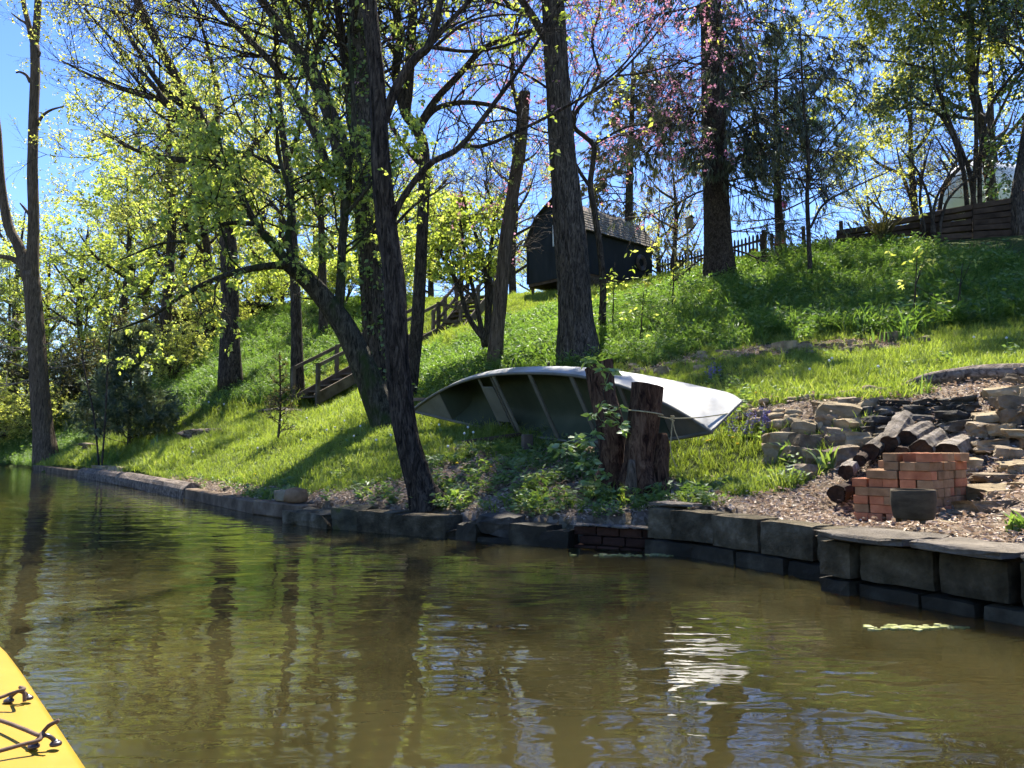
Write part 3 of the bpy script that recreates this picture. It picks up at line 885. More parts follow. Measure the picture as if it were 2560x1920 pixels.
for sg in (-1, 1):                                    # triangular end decks
    ss = np.linspace(.745, .995, 8) * sg
    bb, hh_ = canoe_half(ss)
    T = np.concatenate([canoe_pt(ss, bb - .01, hh_ - .008), canoe_pt(ss, -bb + .01, hh_ - .008), canoe_pt(ss, bb - .012, hh_ - .02), canoe_pt(ss, -bb + .012, hh_ - .02)])
    k = np.arange(7)
    fs = [np.stack([k, k + 1, k + 9, k + 8], 1), np.stack([k + 16, k + 24, k + 25, k + 17], 1), np.array([[0, 8, 24, 16]])]
    MB().add(T, *fs).build('end_deck', 'canoe_seat', canoe, canoe_base)
    b1, h1_ = canoe_half(np.array(.74 * sg))
    mb = MB(); aa = np.linspace(-1, 1, 13); q = np.abs(aa) * math.pi / 2
    v = (b1 - .014) * np.sign(aa) * np.sin(q) ** .75; u = .013 + (h1_ - .02) * (1 - np.cos(q)) ** 1.6
    T = canoe_pt(.74 * sg, v, u); T2 = canoe_pt(.735 * sg, v, u)
    top = canoe_pt(.74 * sg, 0.0, h1_ - .01)[None]; k = np.arange(12)
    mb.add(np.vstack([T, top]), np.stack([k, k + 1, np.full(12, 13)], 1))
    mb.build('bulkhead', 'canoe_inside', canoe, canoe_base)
# stem band with rivets at both ends
for sg in (-1, 1):
    uu = np.linspace(.10, H1, 9)
    P = canoe_pt(np.full(9, .998 * sg), 0.0, uu)
    sb = MB().tube(P, 0.011, 6).build('stem_band', 'canoe_metal', canoe, canoe_base, True)

# supports
mb = MB(); b0 = W(1318, 1120, 8.15); zt = W(1318, 1086, 8.15)[2]
mb.box((b0[0], b0[1], (gz(b0[0], b0[1]) - .08 + zt) / 2), (.052, .05, (zt - gz(b0[0], b0[1]) + .08) / 2), yawmat(.3), .006)
tag(mb.build('support_post', 'wood_grey'), 'short square wooden post propping the canoe rim', 'post')
mb = MB(); b0 = np.array([1.02, 7.75]); zt = float(canoe_pt(.32, -canoe_half(np.array(.32))[0], canoe_half(np.array(.32))[1])[2]); b0 = canoe_pt(.32, -canoe_half(np.array(.32))[0], canoe_half(np.array(.32))[1])[:2]
mb.box((b0[0], b0[1], (gz(b0[0], b0[1]) - .08 + zt - .015) / 2), (.09, .07, (zt - .015 - gz(b0[0], b0[1]) + .08) / 2), yawmat(.9), .006)
tag(mb.build('support_block', 'wood_grey'), 'low wooden block under the canoe rim behind the taller stump', 'block')
A = hit(1180, 1112); B = hit(1300, 1104)
A = np.array([A[0] - .1, A[1], gz(A[0] - .1, A[1]) + .03]); B = np.array([B[0], B[1] + .1, gz(B[0], B[1] + .1) + .05])
tag(MB().bar(A, B, .14, .04, ch=.005).build('plank', 'wood_dark'), 'dark plank lying in the grass under the canoe', 'plank')
A = W(1000, 999, 10.4); B = W(1075, 999, 10.5)
tag(MB().bar(A, B, .05, .045, ch=.004).build('pole', 'wood_grey'), 'grey wooden pole end under the left tip of the canoe', 'pole')

# ------------------------------------------------------------------ the two cut stumps and the rope
def stump(name, pts, label, seed, top_tilt, mat='bark_stump'):
    """pts: (px, py, d, radius) from base to cut"""
    P = np.array([W(a_, b_, c_) for a_, b_, c_, _ in pts]); r = np.array([q[3] for q in pts])
    PP = catmull(P, 22); RR = np.interp(np.linspace(0, 1, 22), np.linspace(0, 1, len(r)), r)
    base = np.array([P[0][0], P[0][1], gz(P[0][0], P[0][1])])
    e = empty(name, base, label, 'stump')
    V, F = tubes(PP[None], RR[None], 28, 0.07, seed)
    V = V.reshape(22, 28, 3)
    th = np.arange(28) * 2 * math.pi / 28
    flare = np.clip(1 - np.arange(22) / 5.0, 0, 1)[:, None] * (0.25 + .35 * (np.sin(th * 3 + seed) > .2))[None]
    V = V + (V - PP[:, None]) * flare[..., None]
    V[-1] += top_tilt[None] * ((V[-1] - PP[-1]) @ np.array([1, 0, 0]))[:, None]
    mb = MB().add(V.reshape(-1, 3), F); mb.build('trunk', mat, e, base, True)
    ring = V[-1] + [0, 0, .001]; c = ring.mean(0)
    rings = [c + (ring - c) * k + [0, 0, .004 * math.sin(k * 23)] for k in (.97, .75, .5, .25)] + [c[None]]
    mb = MB(); VV = np.vstack(rings); i = np.arange(28); j = (i + 1) % 28
    fs = [np.stack([i + 28 * k, j + 28 * k, j + 28 * k + 28, i + 28 * k + 28], 1) for k in range(3)]
    mb.add(VV, np.vstack(fs), np.stack([i + 84, j + 84, np.full(28, 112)], 1)); mb.build('cut_face', 'cut_wood', e, base)
    return e
st1 = stump('tree_stump', [(1532, 1245, 6.75, .14), (1532, 1150, 6.75, .115), (1525, 1060, 6.8, .12), (1508, 990, 6.85, .115), (1497, 912, 6.9, .125)],
            'taller cut stump wrapped in a leafy vine in front of the canoe', 3, np.array([0, 0, .25]))
st2 = stump('tree_stump', [(1602, 1250, 6.45, .145), (1598, 1150, 6.45, .125), (1608, 1060, 6.45, .125), (1616, 1000, 6.45, .125), (1620, 962, 6.45, .128)],
            'shorter flat-cut stump with a rope tied around it', 9, np.array([0, 0, -.08]))
mb = MB()
P = catmull([W(1655, 1245, 6.4), W(1650, 1180, 6.42), W(1655, 1120, 6.45), W(1652, 1085, 6.47)], 12)
mb.tube(P, np.linspace(.085, .05, 12), 12, True, .12, 5); mb.build('buttress', 'bark_stump', st2, smooth=True)
mb = MB()
P = catmull([W(1572, 1250, 6.3), W(1578, 1200, 6.31), W(1580, 1150, 6.33)], 8)
mb.tube(P, np.linspace(.06, .03, 8), 10, True, .15, 6); mb.build('bark_strip', 'bark_snag', st2, smooth=True)

tip = canoe_pt(.99, 0.0, .30)
c0 = W(1614, 1032, 6.45)
ring = [c0 + np.array([.143 * math.cos(t), .143 * math.sin(t), -.02 * math.cos(t)]) for t in np.linspace(2.6, 2.6 + 2 * math.pi, 30)]
rope = empty('rope', c0, 'pale rope looped around the shorter stump and tied to the canoe tip', 'rope')
MB().tube(ring, .006, 6).build('loop', 'rope', rope, smooth=True)
K = W(1681, 1046, 6.42)
fr = W(1646, 1040, 6.32)
MB().tube(catmull([fr, (fr * .5 + K * .5) + [0, 0, -.004], K, (K + tip) / 2 + [0, 0, -.012], tip + [0, -.01, 0]], 24), .0055, 6).build('line', 'rope', rope, smooth=True)
mb = MB()
th = np.linspace(0, 6 * math.pi, 40)
mb.tube(np.stack([K[0] + .013 * np.cos(th), K[1] + .012 * np.sin(th), K[2] + .02 * np.sin(th * .37)], 1), .006, 6); mb.build('knot', 'rope', rope, smooth=True)
for q in ([(0, 0, 0), (-.012, -.01, -.12), (-.02, 0, -.26), (.01, .01, -.36), (.03, 0, -.4)], [(0, 0, 0), (.02, .01, -.1), (.05, 0, -.18), (.055, -.01, -.21)]):
    MB().tube(catmull([K + np.array(v) for v in q], 20), .0045, 6).build('loose_end', 'rope', rope, smooth=True)

# ------------------------------------------------------------------ stack of bricks
BZ = 0.245
bu = np.array([-.66, .75, 0]); bv = np.array([.75, .66, 0]); bK = np.array([2.60, 4.80, BZ])
BL, BWd, BH = .195, .094, .0545
def brick_mesh(name, holes, mat, seed):
    mb = MB()
    if not holes:
        V, F4, F3 = chbox((BL / 2, BWd / 2, BH / 2), .003)
        mb.add(V, F4, F3)
    else:
        xs_ = [-BL / 2, -.068, -.036, -.016, .016, .036, .068, BL / 2]; ys_ = [-BWd / 2, -.016, .016, BWd / 2]
        hz = BH / 2
        V = []; F = []
        def q4(*p):
            n_ = len(V); V.extend(p); F.append([n_, n_ + 1, n_ + 2, n_ + 3])
        for i_ in range(7):
            for j_ in range(3):
                x0, x1, y0, y1 = xs_[i_], xs_[i_ + 1], ys_[j_], ys_[j_ + 1]
                if j_ == 1 and i_ in (1, 3, 5):
                    zb = -hz * .6
                    q4((x0, y0, zb), (x1, y0, zb), (x1, y1, zb), (x0, y1, zb))
                    q4((x0, y0, hz), (x1, y0, hz), (x1, y0, zb), (x0, y0, zb)); q4((x1, y1, hz), (x0, y1, hz), (x0, y1, zb), (x1, y1, zb))
                    q4((x1, y0, hz), (x1, y1, hz), (x1, y1, zb), (x1, y0, zb)); q4((x0, y1, hz), (x0, y0, hz), (x0, y0, zb), (x0, y1, zb))
                else:
                    q4((x0, y0, hz), (x1, y0, hz), (x1, y1, hz), (x0, y1, hz))
        X_, Y_ = BL / 2, BWd / 2
        q4((-X_, -Y_, -hz), (X_, -Y_, -hz), (X_, -Y_, hz), (-X_, -Y_, hz)); q4((X_, Y_, -hz), (-X_, Y_, -hz), (-X_, Y_, hz), (X_, Y_, hz))
        q4((X_, -Y_, -hz), (X_, Y_, -hz), (X_, Y_, hz), (X_, -Y_, hz)); q4((-X_, Y_, -hz), (-X_, -Y_, -hz), (-X_, -Y_, hz), (-X_, Y_, hz))
        q4((-X_, Y_, -hz), (X_, Y_, -hz), (X_, -Y_, -hz), (-X_, -Y_, -hz))
        mb.add(V, F)
    V = np.vstack(mb.V)
    me_ = mesh_from(name, V, [np.vstack(f) for f in mb.F.values()])
    me_.materials.append(MATS[mat])
    return me_
BM = [brick_mesh('brick', False, 'brick_red', 1), brick_mesh('brick', False, 'brick_buff', 2), brick_mesh('brick', True, 'brick_red', 3), brick_mesh('brick', False, 'brick_buff', 4)]
stack = empty('brick_stack', bK, 'stack of loose red and buff bricks beside the concrete wall', 'brick stack')
rg = np.random.default_rng(5)
def put_brick(u, v, z, ang, mesh):
    c = bK + bu * u + bv * v + np.array([0, 0, z])
    base_a = math.atan2(bv[1], bv[0]) + ang + rg.normal() * .025
    o = link('brick', mesh, None, stack, c + np.array([rg.normal() * .004, rg.normal() * .004, 0]), (0, 0, base_a))
for cse in range(7):
    z = cse * (BH + .0015) + BH / 2
    if cse >= 6: u1 = 3
    for j_ in range(3):                      # along v in brick lengths
        if cse % 2 == 0:
            for i_ in range(5):              # headers towards the front-left face
                if cse == 6 and i_ >= 3 and j_ < 2: continue
                put_brick(.05 + i_ * .1, .1 + j_ * .2, z, 0, BM[rg.choice([0, 1, 3])])
        else:
            for jj in range(2):
                v_ = .05 + j_ * .2 + jj * .1
                put_brick(.1, v_, z, math.pi / 2, BM[rg.choice([0, 1, 3])]); put_brick(.3, v_, z, math.pi / 2, BM[rg.choice([0, 1, 3])])
            (cse == 5 and j_ < 1) or put_brick(.45, .1 + j_ * .2, z, 0, BM[rg.choice([0, 1, 3])])
z = 7 * (BH + .0015) + BH / 2
for u, v, a_, k in [(.05, .1, .05, 2), (.155, .13, .25, 2), (.25, .12, -.12, 1), (.22, .36, .9, 2), (.10, .36, 1.5, 1), (.25, .5, .4, 2), (.06, .5, 1.4, 3)]:
    put_brick(u, v, z, a_, BM[k])

# clay pot on the pier cap
pc = W(2286, 1322, 4.22); pz = 0.326
pot = empty('clay_pot', (pc[0], pc[1], pz), 'dark clay pot on feet standing on the wall cap in front of the bricks', 'pot')
def lathe(prof, n=36, c=(0, 0, 0), tilt=None):
    th = np.arange(n) * 2 * math.pi / n
    V = np.array([[(r * math.cos(t), r * math.sin(t), z) for t in th] for r, z in prof]).reshape(-1, 3)
    k = len(prof); i = np.arange(n); j = (i + 1) % n
    F = np.vstack([np.stack([i + a_ * n, j + a_ * n, j + (a_ + 1) * n, i + (a_ + 1) * n], 1) for a_ in range(k - 1)])
    if tilt is not None: V = V @ tilt.T
    return V + np.asarray(c), F
V, F = lathe([(.0, .02), (.094, .02), (.101, .03), (.108, .07), (.112, .12), (.1115, .165), (.11, .178), (.102, .178), (.1, .168), (.097, .05), (.0, .045)], 40, (pc[0], pc[1], pz))
MB().add(V, F).build('body', 'pot_clay', pot, smooth=True)
for t in (.6, 2.7, 4.8):
    V, F = lathe([(.0, 0), (.014, 0), (.016, .024), (0, .024)], 10, (pc[0] + .075 * math.cos(t), pc[1] + .075 * math.sin(t), pz))
    MB().add(V, F).build('foot', 'pot_clay', pot)

# ------------------------------------------------------------------ fire pit of stacked stones
def zpx(x, y): return 1850 + x / 3.1155, 900 + y / 3.1155
fp0 = hit(2230, 1140)
pit = empty('fire_pit', fp0, 'ring of stacked field stones built into the slope behind the logs', 'fire pit')
def pit_stone(x0, y0, x1, y1, mat, blk, seed, pull=0.06, tilt=0.0, parent=pit):
    a_, b_ = zpx((x0 + x1) / 2, (y0 + y1) / 2)
    h = hit(a_, b_)
    d = h[1] - pull
    w = (x1 - x0) / 3.1155 / FPX * d / 2; hh = (y1 - y0) / 3.1155 / FPX * d / 2
    c = W(a_, b_, d)
    dep = max(min(w * .8, .2), hh * .9, .07)
    V, F = rock((w * 1.0, dep, hh * 1.02), seed, 3 if blk < .6 else 4, min(.92, blk + .12) if blk > .5 else blk, .13)
    R = rotmat(random.uniform(-.2, .2), tilt + random.uniform(-.1, .1), random.uniform(-.5, .5))
    c = c + np.array([0, dep * .5, 0])
    return MB().add(V @ R.T + c, F).build('stone', mat, parent, smooth=blk < .5)
sd = 500
for x0, y0, x1, y1 in [(65, 315, 160, 345), (165, 300, 330, 345), (355, 290, 465, 330), (465, 270, 600, 320), (605, 265, 740, 300), (745, 245, 850, 300), (835, 225, 965, 285), (965, 205, 1075, 285), (1065, 215, 1170, 280),
                       (0, 405, 100, 450), (75, 375, 155, 425), (140, 390, 240, 470), (265, 375, 365, 420), (230, 415, 365, 475), (370, 380, 490, 430), (360, 418, 475, 490), (375, 445, 480, 520), (0, 435, 110, 480),
                       (80, 450, 205, 515), (250, 460, 370, 540), (5, 350, 105, 405), (480, 470, 590, 530), (205, 480, 260, 540), (590, 480, 640, 540)]:
    pit_stone(x0, y0, x1, y1, 'stone_tan', .3, sd); sd += 1
for x0, y0, x1, y1 in [(615, 340, 930, 460), (750, 295, 940, 370), (900, 305, 1100, 370), (615, 430, 760, 520), (770, 455, 945, 540), (675, 525, 870, 585), (410, 475, 590, 585), (340, 530, 450, 590), (205, 575, 440, 690),
                       (435, 590, 670, 735), (200, 660, 450, 810), (440, 700, 680, 850), (505, 585, 625, 640), (680, 585, 845, 685), (840, 575, 1040, 695), (665, 690, 935, 840), (1050, 580, 1115, 620), (390, 825, 610, 955),
                       (1950, 215, 2230, 330), (2010, 295, 2260, 400), (1890, 405, 2160, 495), (2080, 390, 2300, 520), (2070, 535, 2290, 605), (1830, 490, 2000, 600), (1990, 510, 2140, 590), (2100, 120, 2260, 200), (2200, 200, 2400, 330),
                       (2230, 340, 2420, 440), (2290, 450, 2450, 540), (2220, 610, 2420, 690)]:
    pit_stone(x0, y0, x1, y1, 'stone_grey' if sd % 2 else 'stone_tan', .72, sd, .08, random.uniform(-.1, .12)); sd += 1
for x0, y0, x1, y1 in [(945, 370, 1050, 450), (1050, 370, 1280, 440), (985, 440, 1200, 520), (960, 515, 1080, 580), (1100, 310, 1370, 370), (1290, 350, 1450, 430), (1400, 305, 1590, 360), (1450, 370, 1540, 420), (1600, 290, 1850, 350),
                       (1590, 400, 1830, 480), (1370, 430, 1600, 500), (1600, 480, 1800, 550), (1540, 350, 1690, 410), (1700, 350, 1880, 405), (1080, 520, 1250, 590)]:
    pit_stone(x0, y0, x1, y1, 'stone_soot', .68, sd, .05, random.uniform(-.1, .1)); sd += 1
st0 = hit(2480, 1200)
steps = empty('stone_steps', st0, 'rough stone slab steps climbing the slope beside the bricks', 'steps')
for x0, y0, x1, y1 in [(1860, 695, 2080, 730), (2060, 800, 2300, 880), (1880, 890, 2250, 950), (1850, 990, 2250, 1110), (1780, 1110, 2180, 1210), (1650, 770, 1870, 930), (1680, 980, 1820, 1070), (1690, 930, 1800, 980), (2010, 680, 2260, 780),
                       (1560, 1185, 1740, 1250), (1870, 620, 2100, 680), (2150, 960, 2330, 1010), (2180, 1180, 2330, 1260), (1480, 1250, 1700, 1320)]:
    pit_stone(x0, y0, x1, y1, 'stone_grey' if sd % 2 else 'stone_tan', .8, sd, .03, random.uniform(-.06, .06), steps); sd += 1

# firewood logs (round ends towards the water)
def log(ex, ey, er, tx, ty, d0, d1, label, seed, mat='log_pale', taper=.9):
    a_, b_ = zpx(ex, ey); A = W(a_, b_, d0 + .1); a_, b_ = zpx(tx, ty); B = W(a_, b_, d1 + .1)
    r = er / 3.1155 / FPX * d0
    e = empty('log', A - [0, 0, r], label, 'log', 'burnt logs in the fire pit')
    P = catmull([A, A * .65 + B * .35 + [0, 0, r * .1], B], 12)
    MB().tube(P, np.linspace(r, r * taper, 12) * RNG.uniform(.93, 1.07, 12), 16, False, .1, seed).build('bark', mat, e)
    V, F = tubes(P[None, :2] * 1, np.array([[r * .97, r]]), 16, .1, seed)
    t = (A - B) / np.linalg.norm(A - B)
    V2, F2 = tubes(P[None], np.linspace(r, r * taper, 12)[None] * .96, 16, .1, seed)
    rim = V2[:16]; c = A - t * r * .12
    mid = c + (rim - A) * .55 + RNG.normal(size=(16, 3)) * r * .04
    i = np.arange(16); j = (i + 1) % 16
    MB().add(np.vstack([rim, mid, c[None]]), np.stack([j, i, i + 16, j + 16], 1), np.stack([j + 16, i + 16, np.full(16, 32)], 1)).build('burnt_end', 'log_char', e)
    rim = V2[-16:]; c = rim.mean(0)
    MB().add(np.vstack([rim, c[None]]), np.stack([i, j, np.full(16, 16)], 1)).build('back_end', 'log_char', e)
log(1160, 655, 74, 1290, 455, 5.85, 6.35, 'pale weathered log with the highest upper end in the pile', 1, taper=1.05)
log(1015, 715, 66, 1180, 590, 5.8, 6.3, 'log at the left of the pile with its dark end low', 2)
log(1300, 620, 76, 1490, 515, 5.8, 6.35, 'pale log whose hollow brown end faces the bricks from above', 3)
log(1410, 710, 88, 1580, 600, 5.65, 6.15, 'split log with a reddish brown end above the bricks', 4)
log(1610, 745, 105, 1800, 640, 5.6, 6.1, 'thick rough log at the right of the pile', 5)
log(930, 785, 48, 1040, 700, 5.7, 6.1, 'thin charred log just above the left corner of the bricks', 6, 'log_char')
log(1260, 735, 60, 1400, 660, 5.7, 6.2, 'charred log buried in the middle of the pile', 7, 'log_char')
log(825, 875, 62, 900, 810, 5.5, 5.9, 'short log between the bricks and the left stones', 8)
log(752, 1045, 68, 900, 1000, 5.28, 5.6, 'charred round log on the gravel left of the brick stack', 9, 'log_char')

# long bleached driftwood log on the terrace edge
P = [W(2222, 988, 7.25), W(2270, 968, 7.2), (W(2330, 951, 7.1)), W(2420, 938, 6.95), W(2520, 934, 6.8), W(2680, 930, 6.6), W(2820, 935, 6.4)]
mb = MB().tube(catmull(P, 40), np.interp(np.linspace(0, 1, 40), [0, .1, .3, .6, 1], [.018, .045, .075, .085, .08]), 22, True, .10, 12)
tag(mb.build('driftwood_log', 'bark_drift', smooth=True), 'long bleached driftwood log lying along the terrace above the fire pit', 'log')

# rubble at the foot of the hillside
rub = empty('rubble_row', hit(1950, 872), 'row of small rubble stones at the foot of the overgrown hillside', 'rubble')
rg = np.random.default_rng(11)
for k in range(75):
    px = rg.uniform(1560, 2330); py = np.interp(px, [1560, 1660, 1850, 2000, 2250, 2330], [930, 925, 887, 870, 860, 862]) + rg.normal() * 8
    h = hit(px, py); s_ = rg.uniform(.03, .075) * (1.9 if rg.random() < .12 else 1)
    V, F = rock((s_ * 1.2, s_, s_ * .7), 700 + k, 2, .5, .13)
    MB().add(V @ yawmat(rg.uniform(0, 6)).T + h + [0, 0, s_ * .25], F).build('stone', 'stone_grey' if k % 3 else 'stone_tan', rub, smooth=False)

# ------------------------------------------------------------------ the kayak the picture is taken from
kO = np.array([-.05, -.15, 0]); kb = np.array([-.549, .836, 0]); kr = np.array([.836, .549, 0])
kay = empty('kayak', (kO[0], kO[1], 0), 'yellow kayak bow with dark bungee cords in the near corner', 'kayak')
al = np.concatenate([np.linspace(-1.35, 2.1, 36), 2.1 + .45 * np.sin(np.linspace(0, 1, 12)[1:] * math.pi / 2)])
def khalf(t):
    return np.interp(t, [-1.35, -1.1, -.6, 0, .6, 1.1, 1.43, 1.8, 2.1, 2.3, 2.4, 2.48, 2.53, 2.55], [.02, .2, .33, .36, .345, .30, .262, .218, .182, .155, .136, .10, .055, .004])
hw = khalf(al)
prof = [(0, -.12), (.45, -.11), (.8, -.05), (.95, .05), (1.0, .16), (1.0, .215), (.985, .245), (.955, .262), (.90, .27), (.7, .277), (.4, .283), (0, .286)]
full = prof + [(-a_, b_) for a_, b_ in prof[-2:0:-1]]
rise = np.interp(al, [-1.35, 1.4, 2.1, 2.55], [0, 0, .0, .0])
bot = np.interp(al, [-1.35, -.9, 1.5, 2.3, 2.55], [.16, 0, 0, .12, .22])
V = []
for t, w_, rs, bt in zip(al, hw, rise, bot):
    for a_, b_ in full:
        z = b_ + rs
        if b_ < .2: z = b_ + bt * (.215 - b_) / .335
        V.append(kO + kb * t + kr * w_ * a_ + [0, 0, z])
n, k = len(al), len(full)
i = np.arange(n - 1)[:, None] * k; j = np.arange(k)[None]; j2 = (j + 1) % k
F = np.stack([i + j, i + j2, i + k + j2, i + k + j], -1).reshape(-1, 4)[:, ::-1]
MB().add(V, F).build('hull', 'kayak_yellow', kay, smooth=True)
def deck(px, py, h=0.0):
    r = ray(px, py); t = (.279 + h - CAM_H) / r[2]
    return np.array([0, 0, CAM_H]) + r * t
def pad_eye(px, py, yaw):
    c = deck(px, py)
    R = yawmat(yaw); mb = MB()
    for q in (0, -.03):
        V, F = lathe([(0, 0), (.0085, 0), (.009, .003), (.0065, .006), (0, .0065)], 16, c + R @ [q, 0, 0]); mb.add(V, F)
    mb.tube(catmull([c + R @ np.array(q) for q in [(.0, 0, .003), (-.005, 0, .011), (-.015, 0, .017), (-.025, 0, .011), (-.03, 0, .003)]], 14), .0035, 8)
    e = mb.build('pad_eye', 'fitting', kay, smooth=True)
    for q in (0, -.03):
        V, F = lathe([(0, .006), (.004, .006), (.0037, .008), (0, .0085)], 12, c + R @ [q, 0, 0]); MB().add(V, F).build('screw', 'screw_steel', e, smooth=True)
    return c + R @ np.array([-.015, 0, .016])
e1 = pad_eye(70, 1748, .55); e2 = pad_eye(139, 1863, .35)
for pts in ([deck(-130, 1790, .012), deck(0, 1744, .022), deck(30, 1733, .026), deck(60, 1723, .03), e1 + [0.002, 0, .008]],
            [e1 + [.004, 0, .008], e1 + [.012, -.004, .0], e1 + [.015, -.006, -.016]],
            [deck(-130, 1762, .012), deck(0, 1801, .015), deck(60, 1823, .016), deck(100, 1839, .018), e2 + [-.004, .002, .006]],
            [e2 + [-.004, .002, .006], e2 + [.006, 0, .016], e2 + [.018, .005, .022]],
            [e2 + [-.006, 0, .004], deck(98, 1850, .016), deck(50, 1863, .015), deck(0, 1877, .014), deck(-130, 1910, .012)]):
    MB().tube(catmull(pts, 20), .0032, 8).build('bungee_cord', 'cord', kay, smooth=True)
c = kO + kb * 1.30 + kr * (khalf(1.30) + .006) + [0, 0, .16]
mb = MB().tube(catmull([c - kb * .07, c - kb * .05 + kr * .025, c + kb * .05 + kr * .025, c + kb * .07], 16), .009, 8); mb.build('side_handle', 'fitting', kay, smooth=True)
# ------------------------------------------------------------------ gambrel shed on the hilltop
sc = np.array([2.50, 26.0]); sl = np.array([0.58, 28.1]); su = (sl - sc) / np.linalg.norm(sl - sc); sw = np.linalg.norm(sl - sc)
sv = np.array([-su[1], su[0]]); sv = sv if sv[1] > 0 and sv[0] > 0 else -sv
SLEN = 3.76
z_floor = W(1460, 680, 26.0)[2]; z_eave = W(1465, 572, 26.0)[2]; z_peak = W(1395, 497, 27.05)[2]
def sp(u, v, z): return np.array([sc[0] + su[0] * u + sv[0] * v, sc[1] + su[1] * u + sv[1] * v, z])
shed = empty('shed', sp(sw / 2, SLEN / 2, 6.2), 'dark blue gambrel-roofed garden shed on the hilltop', 'shed')
zb = z_eave + (z_peak - z_eave) * .62
prof_ = [(0, z_floor), (sw, z_floor), (sw, z_eave), (sw * .81, zb), (sw / 2, z_peak - .03), (sw * .19, zb), (0, z_eave)]
n_ = len(prof_)
for v0, v1 in ((0, .06), (SLEN - .06, SLEN)):                      # the two gable walls, cut as boards
    V = [sp(u, v0, z) for u, z in prof_] + [sp(u, v1, z) for u, z in prof_]
    F4 = [(k, (k + 1) % n_, n_ + (k + 1) % n_, n_ + k) for k in range(n_)]
    MB().add(V, F4, [tuple(range(n_))[::-1]], [tuple(range(n_, 2 * n_))]).build('wall', 'shed_paint', shed)
for u0 in (.03, sw - .03):
    MB().bar(sp(u0, .06, (z_floor + z_eave) / 2), sp(u0, SLEN - .06, (z_floor + z_eave) / 2), .06, z_eave - z_floor).build('wall', 'shed_paint', shed)
MB().bar(sp(sw / 2, 0.02, z_floor - .06), sp(sw / 2, SLEN - .02, z_floor - .06), sw - .04, .1).build('floor_frame', 'wood_dark', shed)
for u0 in (.12, sw / 2, sw - .12):
    for v0 in (.15, SLEN - .15):
        q = sp(u0, v0, 0); g_ = gz(q[0], q[1])
        MB().box((q[0], q[1], (g_ - .3 + z_floor - .11) / 2), (.05, .05, (z_floor - .11 - g_ + .3) / 2)).build('pier', 'wood_dark', shed)
for u0 in (0.0, sw):                                               # corner boards
    MB().box(sp(u0, -.012, (z_floor + z_eave) / 2), (.04, .012, (z_eave - z_floor) / 2), np.array([[su[0], sv[0], 0], [su[1], sv[1], 0], [0, 0, 1.0]])).build('corner_board', 'shed_paint', shed)
def roof_plane(ua, za, ub, zb_, nrow, pieces):
    """shakes laid in rows from the lower edge (ua, za) to the upper (ub, zb_)"""
    ov = .14
    A0, A1 = sp(ua, -ov, za), sp(ua, SLEN + ov, za); B0 = sp(ub, -ov, zb_)
    up = (B0 - A0); Ls = np.linalg.norm(up); up = up / Ls
    al_ = (A1 - A0) / np.linalg.norm(A1 - A0); nn = np.cross(al_, up); nn = nn if nn[2] > 0 else -nn
    base = MB().box((A0 + A1) / 2 + up * Ls / 2 + nn * .012, (np.linalg.norm(A1 - A0) / 2, Ls / 2, .012), np.stack([al_, up, nn], 1)).build('roof', 'roof_dark', shed)
    if pieces:
        rg_ = np.random.default_rng(3); tot = np.linalg.norm(A1 - A0)
        for r_ in range(nrow):
            x = 0.0
            while x < tot - .05:
                w_ = min(rg_.uniform(.13, .24), tot - x); hgt = Ls / nrow * 1.5
                t_ = math.atan2(.022, hgt)
                u2 = up * math.cos(t_) - nn * math.sin(t_); n2_ = np.cross(al_, u2); n2_ = n2_ if n2_ @ nn > 0 else -n2_
                y0 = r_ * Ls / nrow + rg_.normal() * .008
                c = A0 + al_ * (x + w_ / 2) + up * (y0 + hgt / 2) + nn * .045
                MB().box(c, (w_ / 2 - .006, hgt / 2, .009), np.stack([al_, u2, n2_], 1)).build('shingle', 'shake', base)
                x += w_
    return base
roof_plane(-.1, z_eave - .08, sw * .19, zb + .02, 8, True)
roof_plane(sw * .19, zb + .03, sw / 2, z_peak + .02, 5, False)
roof_plane(sw + .1, z_eave - .08, sw * .81, zb + .02, 8, False)
roof_plane(sw * .81, zb + .03, sw / 2, z_peak + .02, 5, False)
wv_ = -.02
Rs = np.array([[su[0], sv[0], 0], [su[1], sv[1], 0], [0, 0, 1.0]])
wc = sp(sw * .42, wv_, z_eave + .05)                              # window in the gable
win = MB().box(wc, (.27, .02, .36), Rs).build('window', 'glass_dark', shed)
for du, dz, hu, hz_ in [(-.27, 0, .03, .38), (.27, 0, .03, .38), (0, .36, .3, .03), (0, -.36, .3, .03), (0, 0, .25, .018), (0, 0, .012, .34)]:
    MB().box(wc + Rs @ np.array([du, -.022, dz]), (hu, .014, hz_), Rs).build('frame', 'white_trim', win)
lat0 = sp(-.02, .2, 0); gl = gz(lat0[0], lat0[1])
lat = MB().bar(sp(-.01, .0, z_floor - .13), sp(-.01, 1.6, z_floor - .13), .03, .05).build('lattice', 'wood_grey', shed)
zl0 = z_floor - .75
for k in range(-6, 16):
    for sg in (-1, 1):
        v0 = k * .12; a_ = sp(-.02 - .008 * sg, np.clip(v0, 0, 1.6), zl0 + max(0, -v0)); b_ = sp(-.02 - .008 * sg, np.clip(v0 + .6, 0, 1.6), zl0 + .6 - max(0, v0 + .6 - 1.6))
        if sg < 0:
            a_ = sp(-.02 + .008, np.clip(v0, 0, 1.6), zl0 + .6 - max(0, -v0)); b_ = sp(-.012, np.clip(v0 + .6, 0, 1.6), zl0 + max(0, v0 + .6 - 1.6))
        if np.linalg.norm(b_ - a_) > .08:
            MB().bar(a_, b_, .008, .035).build('slat', 'wood_grey', lat)
hoseC = sp(-.06, SLEN - .75, z_floor + .8)
